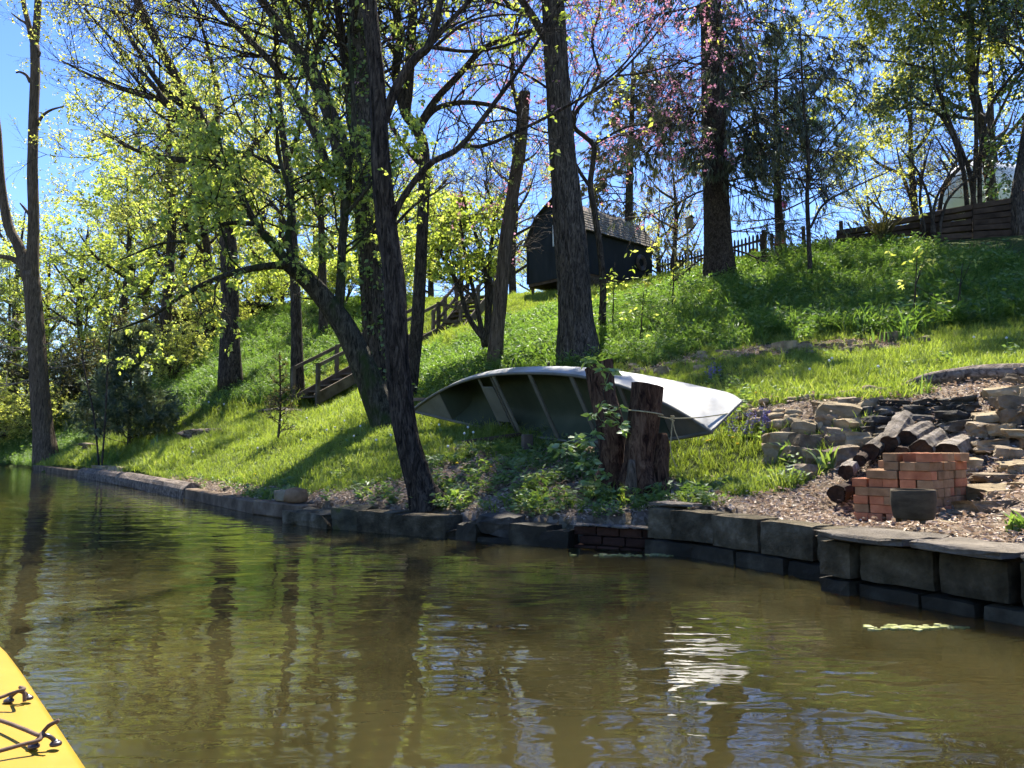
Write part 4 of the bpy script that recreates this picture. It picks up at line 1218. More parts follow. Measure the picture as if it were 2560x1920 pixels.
hose = empty('hose_reel', sp(-.06, SLEN - .75, z_floor + .4), 'dark coiled hose hanging on the shed side wall', 'hose')
for r_ in (.16, .2, .24, .28):
    th = np.linspace(0, 2 * math.pi, 32)
    P = hoseC + np.outer(np.cos(th) * r_, np.append(sv, 0)) + np.outer(np.sin(th) * r_, [0, 0, 1.]) - np.append(su, 0) * .01
    MB().tube(P, .02, 6).build('coil', 'fitting', hose)

# ------------------------------------------------------------------ wooden stairs up the bank
def stairs():
    B0 = W(790, 1004, 19.6); Lm = W(1092, 838, 22.6); Tp = W(1232, 738, 24.6)
    st = empty('stairs', B0, 'long weathered wooden staircase with handrails climbing the bank behind the trees', 'stairs')
    def run(A, B, nst, wdt):
        h = (B - A).copy(); h[2] = 0; Ln = np.linalg.norm(h); f_ = h / Ln; s_ = np.array([-f_[1], f_[0], 0])      # s_ : to the far side
        for k in (0, 1):
            MB().bar(A + s_ * wdt * k + [0, 0, .06], B + s_ * wdt * k + [0, 0, .06], .05, .28).build('stringer', 'wood_grey', st)
        for q in range(nst):
            t = (q + .5) / nst
            c = A + (B - A) * t + s_ * wdt / 2 + [0, 0, .05]
            R = np.stack([f_, s_, [0, 0, 1.]], 1)
            MB().box(c, (.14, wdt / 2 - .026, .02), R).build('tread', 'wood_grey', st)
        return f_, s_
    def rails(A, B, s_, k, posts, hts=(.92, .5)):
        off = s_ * k
        for h_ in hts:
            MB().bar(A + off + [0, 0, h_], B + off + [0, 0, h_], .045, .09).build('rail', 'wood_grey', st)
        for t in posts:
            c = A + (B - A) * t + off
            MB().bar(c + [0, 0, -.75], c + [0, 0, .98], .09, .09, up=s_).build('post', 'wood_grey', st)
    f1, s1 = run(B0, Lm, 12, 1.0)
    rails(B0 - f1 * .02, Lm, s1, 1.06, (0, .33, .66, 1), (.92,)); rails(B0, Lm, s1, -.07, (0.0, .5, 1), (.92,))
    f2, s2 = run(Lm + f1 * .9, Tp, 9, 1.0)
    c = Lm + f1 * .45 + s1 * .5 + [0, 0, .05]
    for k in range(6):
        MB().box(Lm + f1 * (.08 + k * .15) + s1 * .5 + [0, 0, .10], (.07, .55, .02), np.stack([f1, s1, [0, 0, 1.]], 1)).build('landing_board', 'wood_grey', st)
    rails(Lm, Lm + f1 * .9, s1, -.07, (0, 1), (.92, .45))
    rails(Lm + f1 * .9, Tp, s2, 1.06, (0, .33, .66, 1)); rails(Lm + f1 * .9, Tp, s2, -.07, (.5, 1), (.92,))
stairs()

# ------------------------------------------------------------------ picket fence, posts, birdhouse and other things at the crest
fA = W(1640, 702, 28.6); fB = W(1908, 640, 23.6)
fence = empty('picket_fence', (fA + fB) / 2, 'dark wooden picket fence at the crest beside the spruce', 'fence')
fd = fB - fA; fl = np.linalg.norm(fd[:2]); fe = np.append(fd[:2] / fl, 0); fn = np.array([-fe[1], fe[0], 0])
mesh_pk = None
npk = int(fl / .165)
for k in range(npk):
    c = fA + fd * (k + .5) / npk
    if mesh_pk is None:
        mb = MB()
        V = [(-.038, -.01, 0), (.038, -.01, 0), (.038, -.01, .66), (.02, -.01, .73), (-.02, -.01, .73), (-.038, -.01, .66)]
        V = V + [(x, .01, z) for x, _, z in V]
        F4 = [(i_, (i_ + 1) % 6, 6 + (i_ + 1) % 6, 6 + i_) for i_ in range(6)]
        mb.add(V, F4, [(5, 4, 3, 2, 1, 0), (6, 7, 8, 9, 10, 11)])
        mesh_pk = mesh_from('picket', np.vstack(mb.V), [np.vstack(f_) for f_ in mb.F.values()]); mesh_pk.materials.append(MATS['fence_wood'])
    link('picket', mesh_pk, None, fence, c, (0, 0, math.atan2(fe[1], fe[0])), (1, 1, random.uniform(.97, 1.03)))
for h_ in (.14, .52):
    MB().bar(fA + fn * .03 + [0, 0, h_], fB + fn * .03 + [0, 0, h_], .04, .07).build('rail', 'fence_wood', fence)
for t in (0.02, .5, 1.0):
    c = fA + fd * t + fn * .06
    MB().box(c + [0, 0, .35], (.06, .06, .48), yawmat(math.atan2(fe[1], fe[0])), .01).build('post', 'fence_wood', fence)
for px, y0, y1, d_, lb in [(1929, 640, 585, 23.0, 'thin wooden post between the picket fence and the pine'), (2008, 628, 566, 20.5, 'thin wooden post behind the bare sapling'), (2102, 590, 553, 19.6, 'short post at the end of the hilltop wall')]:
    a_ = W(px, y1, d_); g_ = gz(a_[0], a_[1])
    tag(MB().tube([[a_[0], a_[1], min(g_, a_[2] - .5) - .1], a_], [.055, .05], 9, True, .05, 4).build('fence_post', 'fence_wood'), lb, 'post')
for z_ in (598, 615):
    P = catmull([W(1910, z_ + 12, 23.4), W(1929, z_ + 12, 23.0), W(1970, z_ + 6, 21.8), W(2008, z_, 20.5), W(2055, z_ - 10, 20.0), W(2102, z_ - 28, 19.6)], 20)
    tag(MB().tube(P, .006, 4).build('fence_wire', 'fitting'), ('upper' if z_ == 598 else 'lower') + ' thin wire strung between the fence posts', 'wire')
bb0 = W(1720, 672, 22.0); bh = empty('birdhouse', (bb0[0], bb0[1], gz(bb0[0], bb0[1])), 'small wooden birdhouse on a tall pole left of the spruce', 'birdhouse')
tp = W(1720, 568, 22.0)
MB().bar([bb0[0], bb0[1], gz(bb0[0], bb0[1]) - .1], [bb0[0], bb0[1], tp[2]], .05, .05, up=(0, 1, 0)).build('pole', 'wood_pale', bh)
bx_ = MB().box(tp + [.04, 0, .13], (.085, .08, .14), yawmat(.5)).build('box', 'wood_pale', bh)
V, F = lathe([(.0, 0), (.022, 0)], 12, (0, 0, 0), rotmat(math.pi / 2, 0, 0)); MB().add(V @ yawmat(.5).T + tp + [.04, 0, .18] + yawmat(.5) @ np.array([0, -.082, 0]), F).build('hole', 'fitting', bx_)
for sg in (-1, 1):
    MB().box(tp + [.04, 0, .30] + yawmat(.5) @ np.array([sg * .055, 0, 0]), (.075, .11, .008), yawmat(.5) @ rotmat(0, sg * .55, 0)).build('roof', 'wood_grey', bh)
yb = W(1884, 627, 24.6); yb[2] = gz(yb[0], yb[1]) + .12; V, F = lathe([(0, 0), (.11, 0), (.13, .24), (.12, .24), (0, .03)], 20, yb)
tag(MB().add(V, F).build('pail', 'plastic_yellow'), 'yellow plastic pail standing behind the picket fence', 'pail')

# dark timber wall along the crest at the right
hw = empty('timber_wall', W(2300, 560, 18.5), 'dark weathered timber retaining wall along the hilltop at the right edge', 'retaining wall')
TL = [(2090, 578, 606, 19.4), (2180, 562, 600, 19.0), (2300, 537, 590, 18.5), (2430, 512, 580, 18.0), (2570, 488, 572, 17.5), (2720, 462, 560, 17.0)]
for k in range(len(TL) - 1):
    a_, b_ = TL[k], TL[k + 1]
    A1, A0 = W(a_[0], a_[1], a_[3]), W(a_[0], a_[2], a_[3]); B1, B0_ = W(b_[0], b_[1], b_[3]), W(b_[0], b_[2], b_[3])
    nr = max(2, int(round((A1[2] - A0[2] + B1[2] - B0_[2]) / 2 / .15)))
    for r_ in range(nr + 2):
        t = (r_ - 2 + .5) / nr
        jx = np.array([0, RNG.normal() * .012, RNG.normal() * .006])
        hgt = min(.15, (A1[2] - A0[2]) / nr)
        MB().bar(A0 + (A1 - A0) * t + jx, B0_ + (B1 - B0_) * t + jx, .16, hgt * .97, ch=.012, ext=-.006).build('timber', 'wood_dark', hw)
tk = W(2440, 500, 26.0)
V = []; nseg = 28
prof_t = [(0, -1.45), (.35, -1.42), (.62, -1.33), (.82, -1.2), (.97, -1.02), (1.05, -.8), (1.08, -.5), (1.08, 1.8), (1.0, 2.2), (.7, 2.45), (0, 2.5)]
V, F = lathe(prof_t, nseg, (0, 0, 0), rotmat(0, math.pi / 2, 0))
tank = empty('tank', (tk[0], tk[1], gz(tk[0], tk[1])), 'big white rounded tank behind the bare shrubs at the hilltop', 'tank')
tcz = W(2440, 402, 26)[2] - 1.08
MB().add(V @ yawmat(.25).T + [tk[0] + .55, tk[1] + .3, tcz], F).build('shell', 'tank_white', tank, smooth=True)
for q in (-.7, 1.6):
    p_ = yawmat(.25) @ np.array([q, 0, 0]) + [tk[0] + .55, tk[1] + .3, 0]
    g_ = gz(p_[0], p_[1]); MB().box((p_[0], p_[1], (g_ + tcz - .75) / 2), (.12, .8, max(.1, (tcz - .75 - g_) / 2))).build('cradle', 'concrete', tank)

# dark cabin half hidden among the trees on the left
cb = W(640, 842, 33.0); cg = gz(cb[0], cb[1]) - .2
cab = empty('cabin', (cb[0], cb[1], cg), 'dark brown cabin half hidden behind the trees on the left bank', 'cabin')
cz = cb[2]
R = yawmat(.15)
def cp_(x, y, z): return R @ np.array([x, y, 0]) + [cb[0], cb[1], cz + z]
for x0, x1, y0, z0, z1 in [(-1.2, 2.6, 0, -.6, 1.35)]:
    MB().box(cp_((x0 + x1) / 2, 2.0, (z0 + z1) / 2), ((x1 - x0) / 2, 2.0, (z1 - z0) / 2), R).build('wall', 'cabin_wall', cab)
MB().box(cp_(.7, 2.0, -1.6), (1.85, 1.95, 1.0), R).build('foundation', 'stone_soot', cab)
MB().box(cp_(.7, 1.8, 1.62), (2.35, 2.7, .06), R @ rotmat(.12, 0, 0)).build('roof', 'roof_dark', cab)
MB().box(cp_(-2.6, .9, .95), (1.6, 1.4, .05), R @ rotmat(.06, .10, 0)).build('porch_roof', 'roof_dark', cab)
for x in (-4.0, -2.6, -1.3):
    MB().box(cp_(x, -.3, 0.1), (.06, .06, .85), R).build('porch_post', 'cabin_wall', cab)
    MB().box(cp_(x, -.2, -1.6), (.09, .09, .82), R).build('porch_pier', 'cabin_wall', cab)
MB().box(cp_(-2.6, .8, -.72), (1.6, 1.3, .06), R).build('porch_floor', 'cabin_wall', cab)
for x in (-.3, 1.5):
    w_ = MB().box(cp_(x, -.005, .35), (.4, .02, .4), R).build('window', 'glass_dark', cab)
    for q in (-.42, .42): MB().box(cp_(x + q, -.02, .35), (.03, .02, .45), R).build('frame', 'wood_dark', w_)
    for q in (-.42, .42): MB().box(cp_(x, -.02, .35 + q), (.39, .02, .03), R).build('frame', 'wood_dark', w_)
# ------------------------------------------------------------------ trees
def diamonds(P, D, Nn, ln, wd, fold=0.12):
    """folded leaf blades: P base (k,3), D direction, Nn face normal, ln length, wd width"""
    P = np.asarray(P, float); k = len(P)
    D = D / (np.linalg.norm(D, axis=1, keepdims=True) + 1e-9)
    Sd = np.cross(D, Nn); Sd /= np.linalg.norm(Sd, axis=1, keepdims=True) + 1e-9
    U = np.cross(Sd, D)
    ln = np.broadcast_to(ln, (k,))[:, None]; wd = np.broadcast_to(wd, (k,))[:, None]
    mid = P + D * ln * .42
    V = np.stack([P, mid + Sd * wd / 2 + U * wd * fold, P + D * ln, mid - Sd * wd / 2 + U * wd * fold], 1).reshape(-1, 3)
    b = np.arange(k)[:, None] * 4
    F = np.concatenate([b + [0, 1, 2], b + [0, 2, 3]], 0)
    return V, F

def rnd_dirs(rg_, k, zlo=-1.0, zhi=1.0):
    a_ = rg_.uniform(0, 2 * math.pi, k); z = rg_.uniform(zlo, zhi, k); r = np.sqrt(np.maximum(0, 1 - z * z))
    return np.stack([r * np.cos(a_), r * np.sin(a_), z], 1)

class Tree:
    def __init__(s, seed):
        s.rg = random.Random(seed); s.np = np.random.default_rng(seed)
        s.thick = []; s.paths = {}; s.tips = []
    def limb(s, pts, r, d=None, n=None, sides=14, ridge=.05):
        """pts: pixel (px,py[,d]) or world points; r: radii along it"""
        P = [W(q[0], q[1], q[2] if len(q) > 2 else d) for q in pts] if d is not None else [np.asarray(q, float) for q in pts]
        n = n or max(8, 5 * len(P))
        PP = catmull(P, n); RR = np.interp(np.linspace(0, 1, n), np.linspace(0, 1, len(r)), r)
        s.thick.append((PP, RR, sides, ridge))
        return PP, RR
    def spawn(s, PR, num, t0, t1, L, spec, bias=(0, 0, 0.15), rk=.45, spread=1.0):
        PP, RR = PR; n = len(PP)
        for _ in range(num):
            t = s.rg.uniform(t0, t1) * (n - 1); i = min(int(t), n - 2)
            p = PP[i] + (PP[i + 1] - PP[i]) * (t - i); tan = PP[i + 1] - PP[i]; tan = tan / (np.linalg.norm(tan) + 1e-9)
            v = s.np.normal(size=3); v -= tan * (v @ tan); v /= np.linalg.norm(v)
            dr = tan * .55 + v * spread + np.asarray(bias)
            s.grow(Vector(p), Vector(dr).normalized(), L * s.rg.uniform(.65, 1.2), min(RR[i] * rk, L * .018), 0, spec)
    def grow(s, p, d, L, r, lvl, spec):
        nseg, wob, up, nch, ang, lr = spec[lvl]
        g = s.rg.gauss
        pts = [p.copy()]; st = L / nseg
        dirs = []
        for k in range(nseg):
            d = Vector((d.x + g(0, wob), d.y + g(0, wob), d.z + g(0, wob) + up)).normalized()
            p = p + d * st; pts.append(p); dirs.append(d)
        s.paths.setdefault((nseg, 5 if lvl == 0 else 4 if lvl == 1 else 3), []).append((pts, r, r * (.35 if lvl < len(spec) - 1 else .3)))
        if lvl == len(spec) - 1:
            s.tips.append((pts[-2], pts[-1], d))
            return
        for c in range(nch):
            t = s.rg.uniform(.25, 1.0) * nseg if c else nseg * .98
            i = min(int(t), nseg - 1)
            q = pts[i].lerp(pts[i + 1], t - i); dd = dirs[i]
            v = Vector((g(0, 1), g(0, 1), g(0, 1))); v = (v - dd * v.dot(dd)).normalized()
            a_ = ang * s.rg.uniform(.6, 1.3) if c else ang * .3
            s.grow(q, (dd * math.cos(a_) + v * math.sin(a_)).normalized(), L * lr * s.rg.uniform(.6, 1.15), max(r * .55, .0025), lvl + 1, spec)
    def meshes(s, org):
        out = {}
        if s.thick:
            mb = MB()
            for k, (PP, RR, sides, ridge) in enumerate(s.thick):
                mb.tube(PP, RR, sides, True, ridge, k + 1)
            out['trunk'] = mesh_from('trunk', np.vstack(mb.V) - org, [np.vstack(f) for f in mb.F.values()])
        if s.paths:
            mb = MB()
            for (nseg, sides), lst in s.paths.items():
                P = np.array([[tuple(v) for v in q[0]] for q in lst]); r0 = np.array([q[1] for q in lst]); r1 = np.array([q[2] for q in lst])
                R = r0[:, None] + (r1 - r0)[:, None] * np.linspace(0, 1, nseg + 1)[None]
                V, F = tubes(P, R, sides); mb.add(V, F)
            out['branches'] = mesh_from('branches', np.vstack(mb.V) - org, [np.vstack(f) for f in mb.F.values()])
        for me_ in out.values():
            me_.polygons.foreach_set('use_smooth', np.ones(len(me_.polygons), bool))
        return out
    def tip_arrays(s, keep=None):
        if not s.tips: return np.zeros((0, 3)), np.zeros((0, 3))
        A = np.array([tuple(t[0]) for t in s.tips]); B = np.array([tuple(t[1]) for t in s.tips])
        if keep is not None:
            px, py, _ = proj(B); m_ = keep(px, py, B); A, B = A[m_], B[m_]
        return A, B
    def leaves(s, per, size, jitter, droop=-.2, wr=.62, keep=None):
        A, B = s.tip_arrays(keep)
        k = len(A) * per
        t = s.np.uniform(0, 1.1, k)[:, None]
        P = np.repeat(A, per, 0) * (1 - t) + np.repeat(B, per, 0) * t + s.np.normal(size=(k, 3)) * jitter * .45
        D = rnd_dirs(s.np, k, -1.0, .5); D[:, 2] += droop
        Nn = rnd_dirs(s.np, k, 0.1, 1)
        ln = size * s.np.uniform(.35, 1.3, k)
        return diamonds(P, D, Nn, ln, ln * wr)
    def sprays(s, per, length, width, hang=-.8, keep=None, along=1.0):
        A, B = s.tip_arrays(keep)
        k = len(A) * per
        t = s.np.uniform(0, along, k)[:, None]
        T = np.repeat(B - A, per, 0); T /= np.linalg.norm(T, axis=1, keepdims=True) + 1e-9
        P = np.repeat(A, per, 0) * (1 - t) + np.repeat(B, per, 0) * t
        D = T * .6 + rnd_dirs(s.np, k) * .7 + np.array([0, 0, hang])
        ln = length * s.np.uniform(.5, 1.3, k)
        return diamonds(P, D, rnd_dirs(s.np, k), ln, width, 0.0)
    def build(s, name, base, label, bark_mat, crowns=(), cat='tree', group=None, twig_mat=None, extra=()):
        """crowns: list of (part name, material, (V, F))"""
        base = np.asarray(base, float)
        e = empty(name, base, label, cat, group)
        for q, (PP, RR, sides, ridge) in enumerate(s.thick):          # every stem that starts at the foot goes into the soil
            if np.hypot(*(PP[0] - base)[:2]) < .9 and PP[0][2] - PP[-1][2] < 0:
                g_ = gz(PP[0][0], PP[0][1])
                if -.05 < PP[0][2] - g_ < 1.2 and abs(PP[0][2] - base[2]) < 1.3:
                    s.thick[q] = (np.vstack([[PP[0][0], PP[0][1], g_ - .2], PP]), np.concatenate([[RR[0] * 1.05], RR]), sides, ridge)
        for k, me_ in s.meshes(base).items():
            link(k, me_, (twig_mat or bark_mat) if k == 'branches' else bark_mat, e, base)
        for nm, mt, (V, F) in crowns:
            if len(V):
                o = link(nm, mesh_from(nm, V - base, [F]), mt, e, base); o['kind'] = 'stuff'
        return e

def base_of(px, py):
    return hit(px, py)

# level rows: segments, wobble, upward pull, children, angle, length ratio
TWIGGY = [(6, .16, .05, 6, .75, .5), (4, .2, .04, 5, .7, .5), (3, .22, .02, 0, 0, 0)]
TWIGGY4 = [(6, .16, .05, 6, .75, .55), (5, .18, .05, 5, .7, .55), (3, .2, .03, 4, .7, .5), (2, .2, .02, 0, 0, 0)]
SHORT = [(5, .18, .02, 5, .8, .5), (3, .2, .0, 0, 0, 0)]

# --- dead forked tree at the left edge
t = Tree(1); d = 23.5
t.limb([(117, 1172), (108, 1080), (100, 980), (92, 860), (84, 760), (76, 680)], [.40, .29, .27, .25, .24, .23], d, sides=18)
t.limb([(80, 700), (84, 560), (82, 420), (84, 300), (88, 190), (87, 112)], [.2, .16, .15, .145, .14, .135], d)
t.limb([(86, 120), (92, 60), (98, -60), (104, -200)], [.12, .11, .1, .08], d); t.limb([(86, 118), (74, 70), (58, 0), (50, -100)], [.1, .085, .07, .05], d)
t.limb([(74, 700), (48, 620), (20, 560), (2, 450), (-6, 330), (-20, 200), (-15, 0)], [.2, .15, .14, .12, .11, .1, .08], d)
t.limb([(70, 690), (45, 655), (10, 642), (-60, 640)], [.12, .09, .07, .05], d)
for q in ([(92, 312), (108, 288), (130, 274), (160, 266)], [(76, 205), (66, 188), (50, 180), (40, 182)], [(84, 85), (66, 60), (48, 48), (30, 34)], [(76, 540), (62, 522), (50, 508)], [(95, 140), (100, 132), (97, 128)]):
    t.limb(q, [.06, .045, .035, .02], d, sides=8)
t.spawn((catmull([W(80, 950, d), W(70, 800, d)], 6), np.full(6, .2)), 10, 0, 1, 1.6, SHORT, spread=1.5, rk=.12)
t.build('dead_tree', W(117, 1165, d), 'dead forked grey tree with broken limbs at the left edge', 'bark_snag', twig_mat='twig_pale')

# --- front leaning trunk
t = Tree(2)
b1 = t.limb([(1078, 1275, 6.95), (1052, 1215, 6.95), (1022, 1110, 6.97), (1003, 1000, 7.0), (992, 850, 7.0), (986, 700, 7.05), (966, 550, 7.1), (952, 400, 7.1), (942, 200, 7.15), (922, 0, 7.2), (905, -180, 7.2)],
            [.2, .122, .104, .099, .098, .095, .09, .082, .075, .065, .05], 7, n=90, sides=44, ridge=.06)
br = [t.limb([(982, 545), (1010, 490), (1074, 411), (1151, 366), (1240, 252), (1297, 175), (1358, 81), (1400, 0)], [.035, .032, .03, .027, .022, .018, .014, .01], 7.1, sides=9),
      t.limb([(1151, 366), (1216, 362), (1318, 317), (1428, 260), (1485, 224), (1560, 160), (1640, 60)], [.022, .019, .016, .014, .012, .01, .006], 7.1, sides=8),
      t.limb([(955, 310), (992, 216), (1040, 145), (1074, 110), (1102, 0), (1120, -90)], [.05, .046, .042, .038, .032, .02], 7.15, sides=10),
      t.limb([(1074, 110), (1120, 60), (1175, 0), (1250, -80)], [.03, .027, .022, .015], 7.15, sides=9),
      t.limb([(1068, 118), (1180, 128), (1280, 108), (1345, 70), (1420, -10)], [.018, .016, .013, .011, .006], 7.15, sides=7),
      t.limb([(1085, 118), (1160, 60), (1240, 38), (1340, 38)], [.016, .013, .01, .006], 7.2, sides=7),
      t.limb([(990, 560), (1040, 510), (1090, 480), (1130, 452)], [.016, .012, .009, .005], 7.05, sides=7)]
for k, q in enumerate(br):
    t.spawn(q, (12, 12, 7, 7, 8, 6, 3)[k], .25, 1, .55, [(5, .16, .03, 5, .7, .6), (4, .2, .02, 3, .7, .55), (3, .2, 0, 0, 0, 0)], spread=.9, rk=.4)
t.spawn(b1, 8, .45, .95, .5, SHORT, spread=1.3, rk=.08)
keep = lambda px, py, B: (t.np.random(len(px)) < np.where(py < 150, .22, np.where(px < 1010, .5, .05)))
t.build('leaning_tree', W(1070, 1262, 6.95), 'dark leaning trunk rising from the bank beside the left tip of the canoe', 'bark_grey', [('crown', 'leaf_maple', t.leaves(4, .06, .03, keep=keep))], twig_mat='bark_dark')

# --- leafy maple whose mossy trunk leans left
t = Tree(3); d = 11.3
m0 = t.limb([(985, 1085), (955, 1030), (915, 930), (868, 830), (822, 760), (770, 700), (718, 655)], [.3, .21, .185, .165, .15, .135, .12], d, n=40, sides=20, ridge=.07)
m1 = t.limb([(845, 790), (852, 700), (858, 580), (872, 450), (885, 320), (880, 200), (870, 60)], [.075, .065, .06, .055, .045, .035, .02], d, sides=10)
m2 = t.limb([(722, 660), (690, 620), (640, 560), (600, 480), (560, 400), (540, 300)], [.085, .07, .055, .045, .03, .02], d, sides=9)
m3 = t.limb([(725, 660), (650, 668), (560, 690), (470, 730), (380, 790), (280, 830)], [.055, .05, .042, .033, .022, .01], d - .4, sides=8)
m4 = t.limb([(735, 668), (720, 590), (730, 500), (700, 400), (690, 300)], [.06, .05, .042, .03, .018], d, sides=8)
m5 = t.limb([(640, 560), (560, 560), (480, 600), (400, 610), (300, 650)], [.04, .033, .025, .018, .01], d - .3, sides=7)
m6 = t.limb([(862, 540), (920, 470), (960, 420), (1010, 390)], [.03, .024, .018, .01], d - .3, sides=7)
m7 = t.limb([(700, 420), (600, 380), (520, 420), (470, 470)], [.025, .02, .015, .008], d - .2, sides=7)
SPRIG = [(5, .2, .02, 5, .8, .55), (4, .22, -.01, 5, .8, .5), (3, .2, -.03, 0, 0, 0)]
for q, nn_, L_ in ((m1, 14, 1.1), (m2, 15, 1.0), (m3, 9, 1.0), (m4, 14, 1.0), (m5, 9, .9), (m6, 6, .7), (m7, 9, .8), (m0, 4, .8)):
    t.spawn(q, nn_, .25 if q is not m0 else .7, 1, L_, SPRIG, bias=(0, -.1, .0), rk=.4)
keep = lambda px, py, B: t.np.random(len(px)) < np.where((py > 300) & (py < 740) & (px > 480), 1.0, .35)
V1 = t.leaves(11, .075, .06, -.45, keep=keep)
t.build('maple_tree', hit(960, 1068), 'leafy young maple whose mossy trunk leans left over the lawn', 'bark_moss', [('crown', 'leaf_maple', V1)])

# --- big ivy-clad trunk behind the leaning ones
t = Tree(4); d = 12.4
q0 = t.limb([(985, 1075), (972, 1000), (952, 850), (938, 700), (926, 560), (916, 420), (908, 250), (898, 60), (890, -120)], [.36, .28, .245, .235, .23, .215, .18, .15, .12], d, n=70, sides=44, ridge=.055)
br = [t.limb([(915, 430), (870, 390), (834, 300), (790, 190), (740, 120), (690, 50), (640, -20), (580, -120)], [.14, .12, .105, .095, .09, .08, .07, .04], d, sides=12),
      t.limb([(820, 420), (793, 346), (745, 250), (690, 170), (620, 95), (545, 20), (480, -60)], [.07, .075, .07, .062, .055, .048, .03], d + .8, sides=10),
      t.limb([(895, 390), (880, 300), (868, 180), (850, 60), (835, -60)], [.1, .09, .08, .07, .05], d + .3, sides=10),
      t.limb([(925, 560), (880, 500), (850, 420), (820, 300), (760, 160), (720, 60), (700, -60)], [.1, .085, .075, .065, .055, .045, .03], d + .5, sides=10),
      t.limb([(740, 120), (720, 40), (725, -60)], [.05, .04, .03], d, sides=8)]
for q in br:
    t.spawn(q, 12, .3, 1, 1.7, TWIGGY4, rk=.35, spread=.9)
t.spawn(q0, 8, .75, 1, 1.8, TWIGGY4, rk=.3)
n_iv = 2600
u_ = t.np.random(n_iv) ** .8; ii_ = (11 + u_ * 50).astype(int); th_ = t.np.uniform(0, 2 * math.pi, n_iv)
dens = np.sin(ii_ * .9 + th_ * 2) + t.np.normal(size=n_iv) * .6 > -.1
ii_, th_ = ii_[dens], th_[dens]
Pn, Rn = q0
Dn = np.stack([np.cos(th_), np.sin(th_), np.zeros(len(th_))], 1)
P_ = Pn[ii_] + Dn * (Rn[ii_] * 1.08)[:, None] + t.np.normal(size=(len(th_), 3)) * [.03, .03, .06]
iv = diamonds(P_, Dn * .6 + rnd_dirs(t.np, len(P_), -1, .2), Dn + rnd_dirs(t.np, len(P_)) * .4, t.np.uniform(.05, .1, len(P_)), t.np.uniform(.04, .08, len(P_)))
keep = lambda px, py, B: t.np.random(len(px)) < np.where((px > 700) & (px < 1050), .25, .08)
t.build('ivy_tree', hit(975, 1072), 'thick grey trunk with green ivy behind the leaning trunks', 'bark_oak', [('ivy', 'leaf_ivy', iv), ('crown', 'leaf_maple', t.leaves(4, .08, .05, keep=keep))], twig_mat='bark_grey')

# --- slender tree with curving limbs right of it
t = Tree(5); d = 14.0
q0 = t.limb([(1020, 1020), (1035, 900), (1047, 760), (1055, 600), (1061, 390), (1040, 320), (1013, 280), (990, 185), (1000, 100), (985, 0), (975, -100)], [.15, .12, .115, .11, .105, .1, .095, .085, .075, .065, .05], d, n=55, sides=14)
br = [t.limb([(1013, 285), (1022, 200), (1028, 100), (1034, -20), (1040, -140)], [.1, .095, .09, .08, .06], d, sides=10),
      t.limb([(1040, 325), (1094, 244), (1150, 185), (1208, 122), (1270, 95), (1345, 75), (1420, 90)], [.07, .065, .06, .05, .045, .035, .02], d, sides=10),
      t.limb([(1045, 330), (1075, 285), (1110, 264), (1175, 256), (1257, 270), (1330, 300)], [.06, .055, .05, .045, .035, .02], d, sides=9),
      t.limb([(1058, 420), (1000, 350), (960, 260), (940, 120), (950, 0)], [.05, .045, .04, .03, .02], d + .4, sides=8)]
for q in br + [q0]:
    t.spawn(q, 12, .35 if q is not q0 else .6, 1, 1.5, TWIGGY4, rk=.35)
keep = lambda px, py, B: t.np.random(len(px)) < np.where(py < 260, .2, .1)
t.build('slender_tree', hit(1020, 1012), 'slender dark tree with curving limbs between the ivy trunk and the snag', 'bark_dark', [('crown', 'leaf_spring', t.leaves(4, .07, .05, keep=keep))])

# --- broken snag
t = Tree(6); d = 14.0
PR = t.limb([(1236, 925), (1244, 820), (1256, 700), (1268, 580), (1284, 470), (1300, 370), (1308, 290), (1312, 232)], [.15, .125, .12, .118, .112, .11, .11, .105], d, n=44, sides=22, ridge=.1)
for k, (px, py) in enumerate([(1304, 215), (1312, 218), (1320, 222), (1308, 226)]):
    t.limb([(px, 250), (px + 1, 235), (px + 2, py)], [.035, .022, .004], d + (k % 2) * .06 - .03, sides=6)
t.limb([(1300, 300), (1290, 250), (1280, 200), (1284, 120), (1300, 40), (1330, -40)], [.035, .04, .035, .03, .02, .01], d, sides=8)
t.build('snag', hit(1240, 917), 'bare broken snag with a jagged top behind the canoe', 'bark_snag')

# --- leafy multi-stemmed shrub by the upper stairs
t = Tree(7); d = 15.6
stems = [t.limb(q, [.06, .05, .042, .03, .02], d, sides=8) for q in ([(1212, 868), (1195, 780), (1178, 700), (1160, 620), (1150, 540)], [(1214, 862), (1218, 760), (1210, 660), (1180, 560), (1150, 480)], [(1216, 865), (1240, 770), (1252, 660), (1258, 570), (1285, 470)], [(1210, 850), (1170, 790), (1140, 700), (1090, 620), (1040, 570)], [(1216, 850), (1226, 740), (1225, 640), (1235, 540), (1210, 450)])]
for q in stems:
    t.spawn(q, 14, .3, 1, 1.1, SPRIG, rk=.4)
keep = lambda px, py, B: (py > 480) & (py < 700) & (px < 1262) & (t.np.random(len(px)) < .8)
t.build('shrub_tree', hit(1212, 862), 'leafy multi-stemmed young tree beside the upper stairs', 'bark_dark', [('crown', 'leaf_maple', t.leaves(8, .10, .06, -.3, keep=keep))])

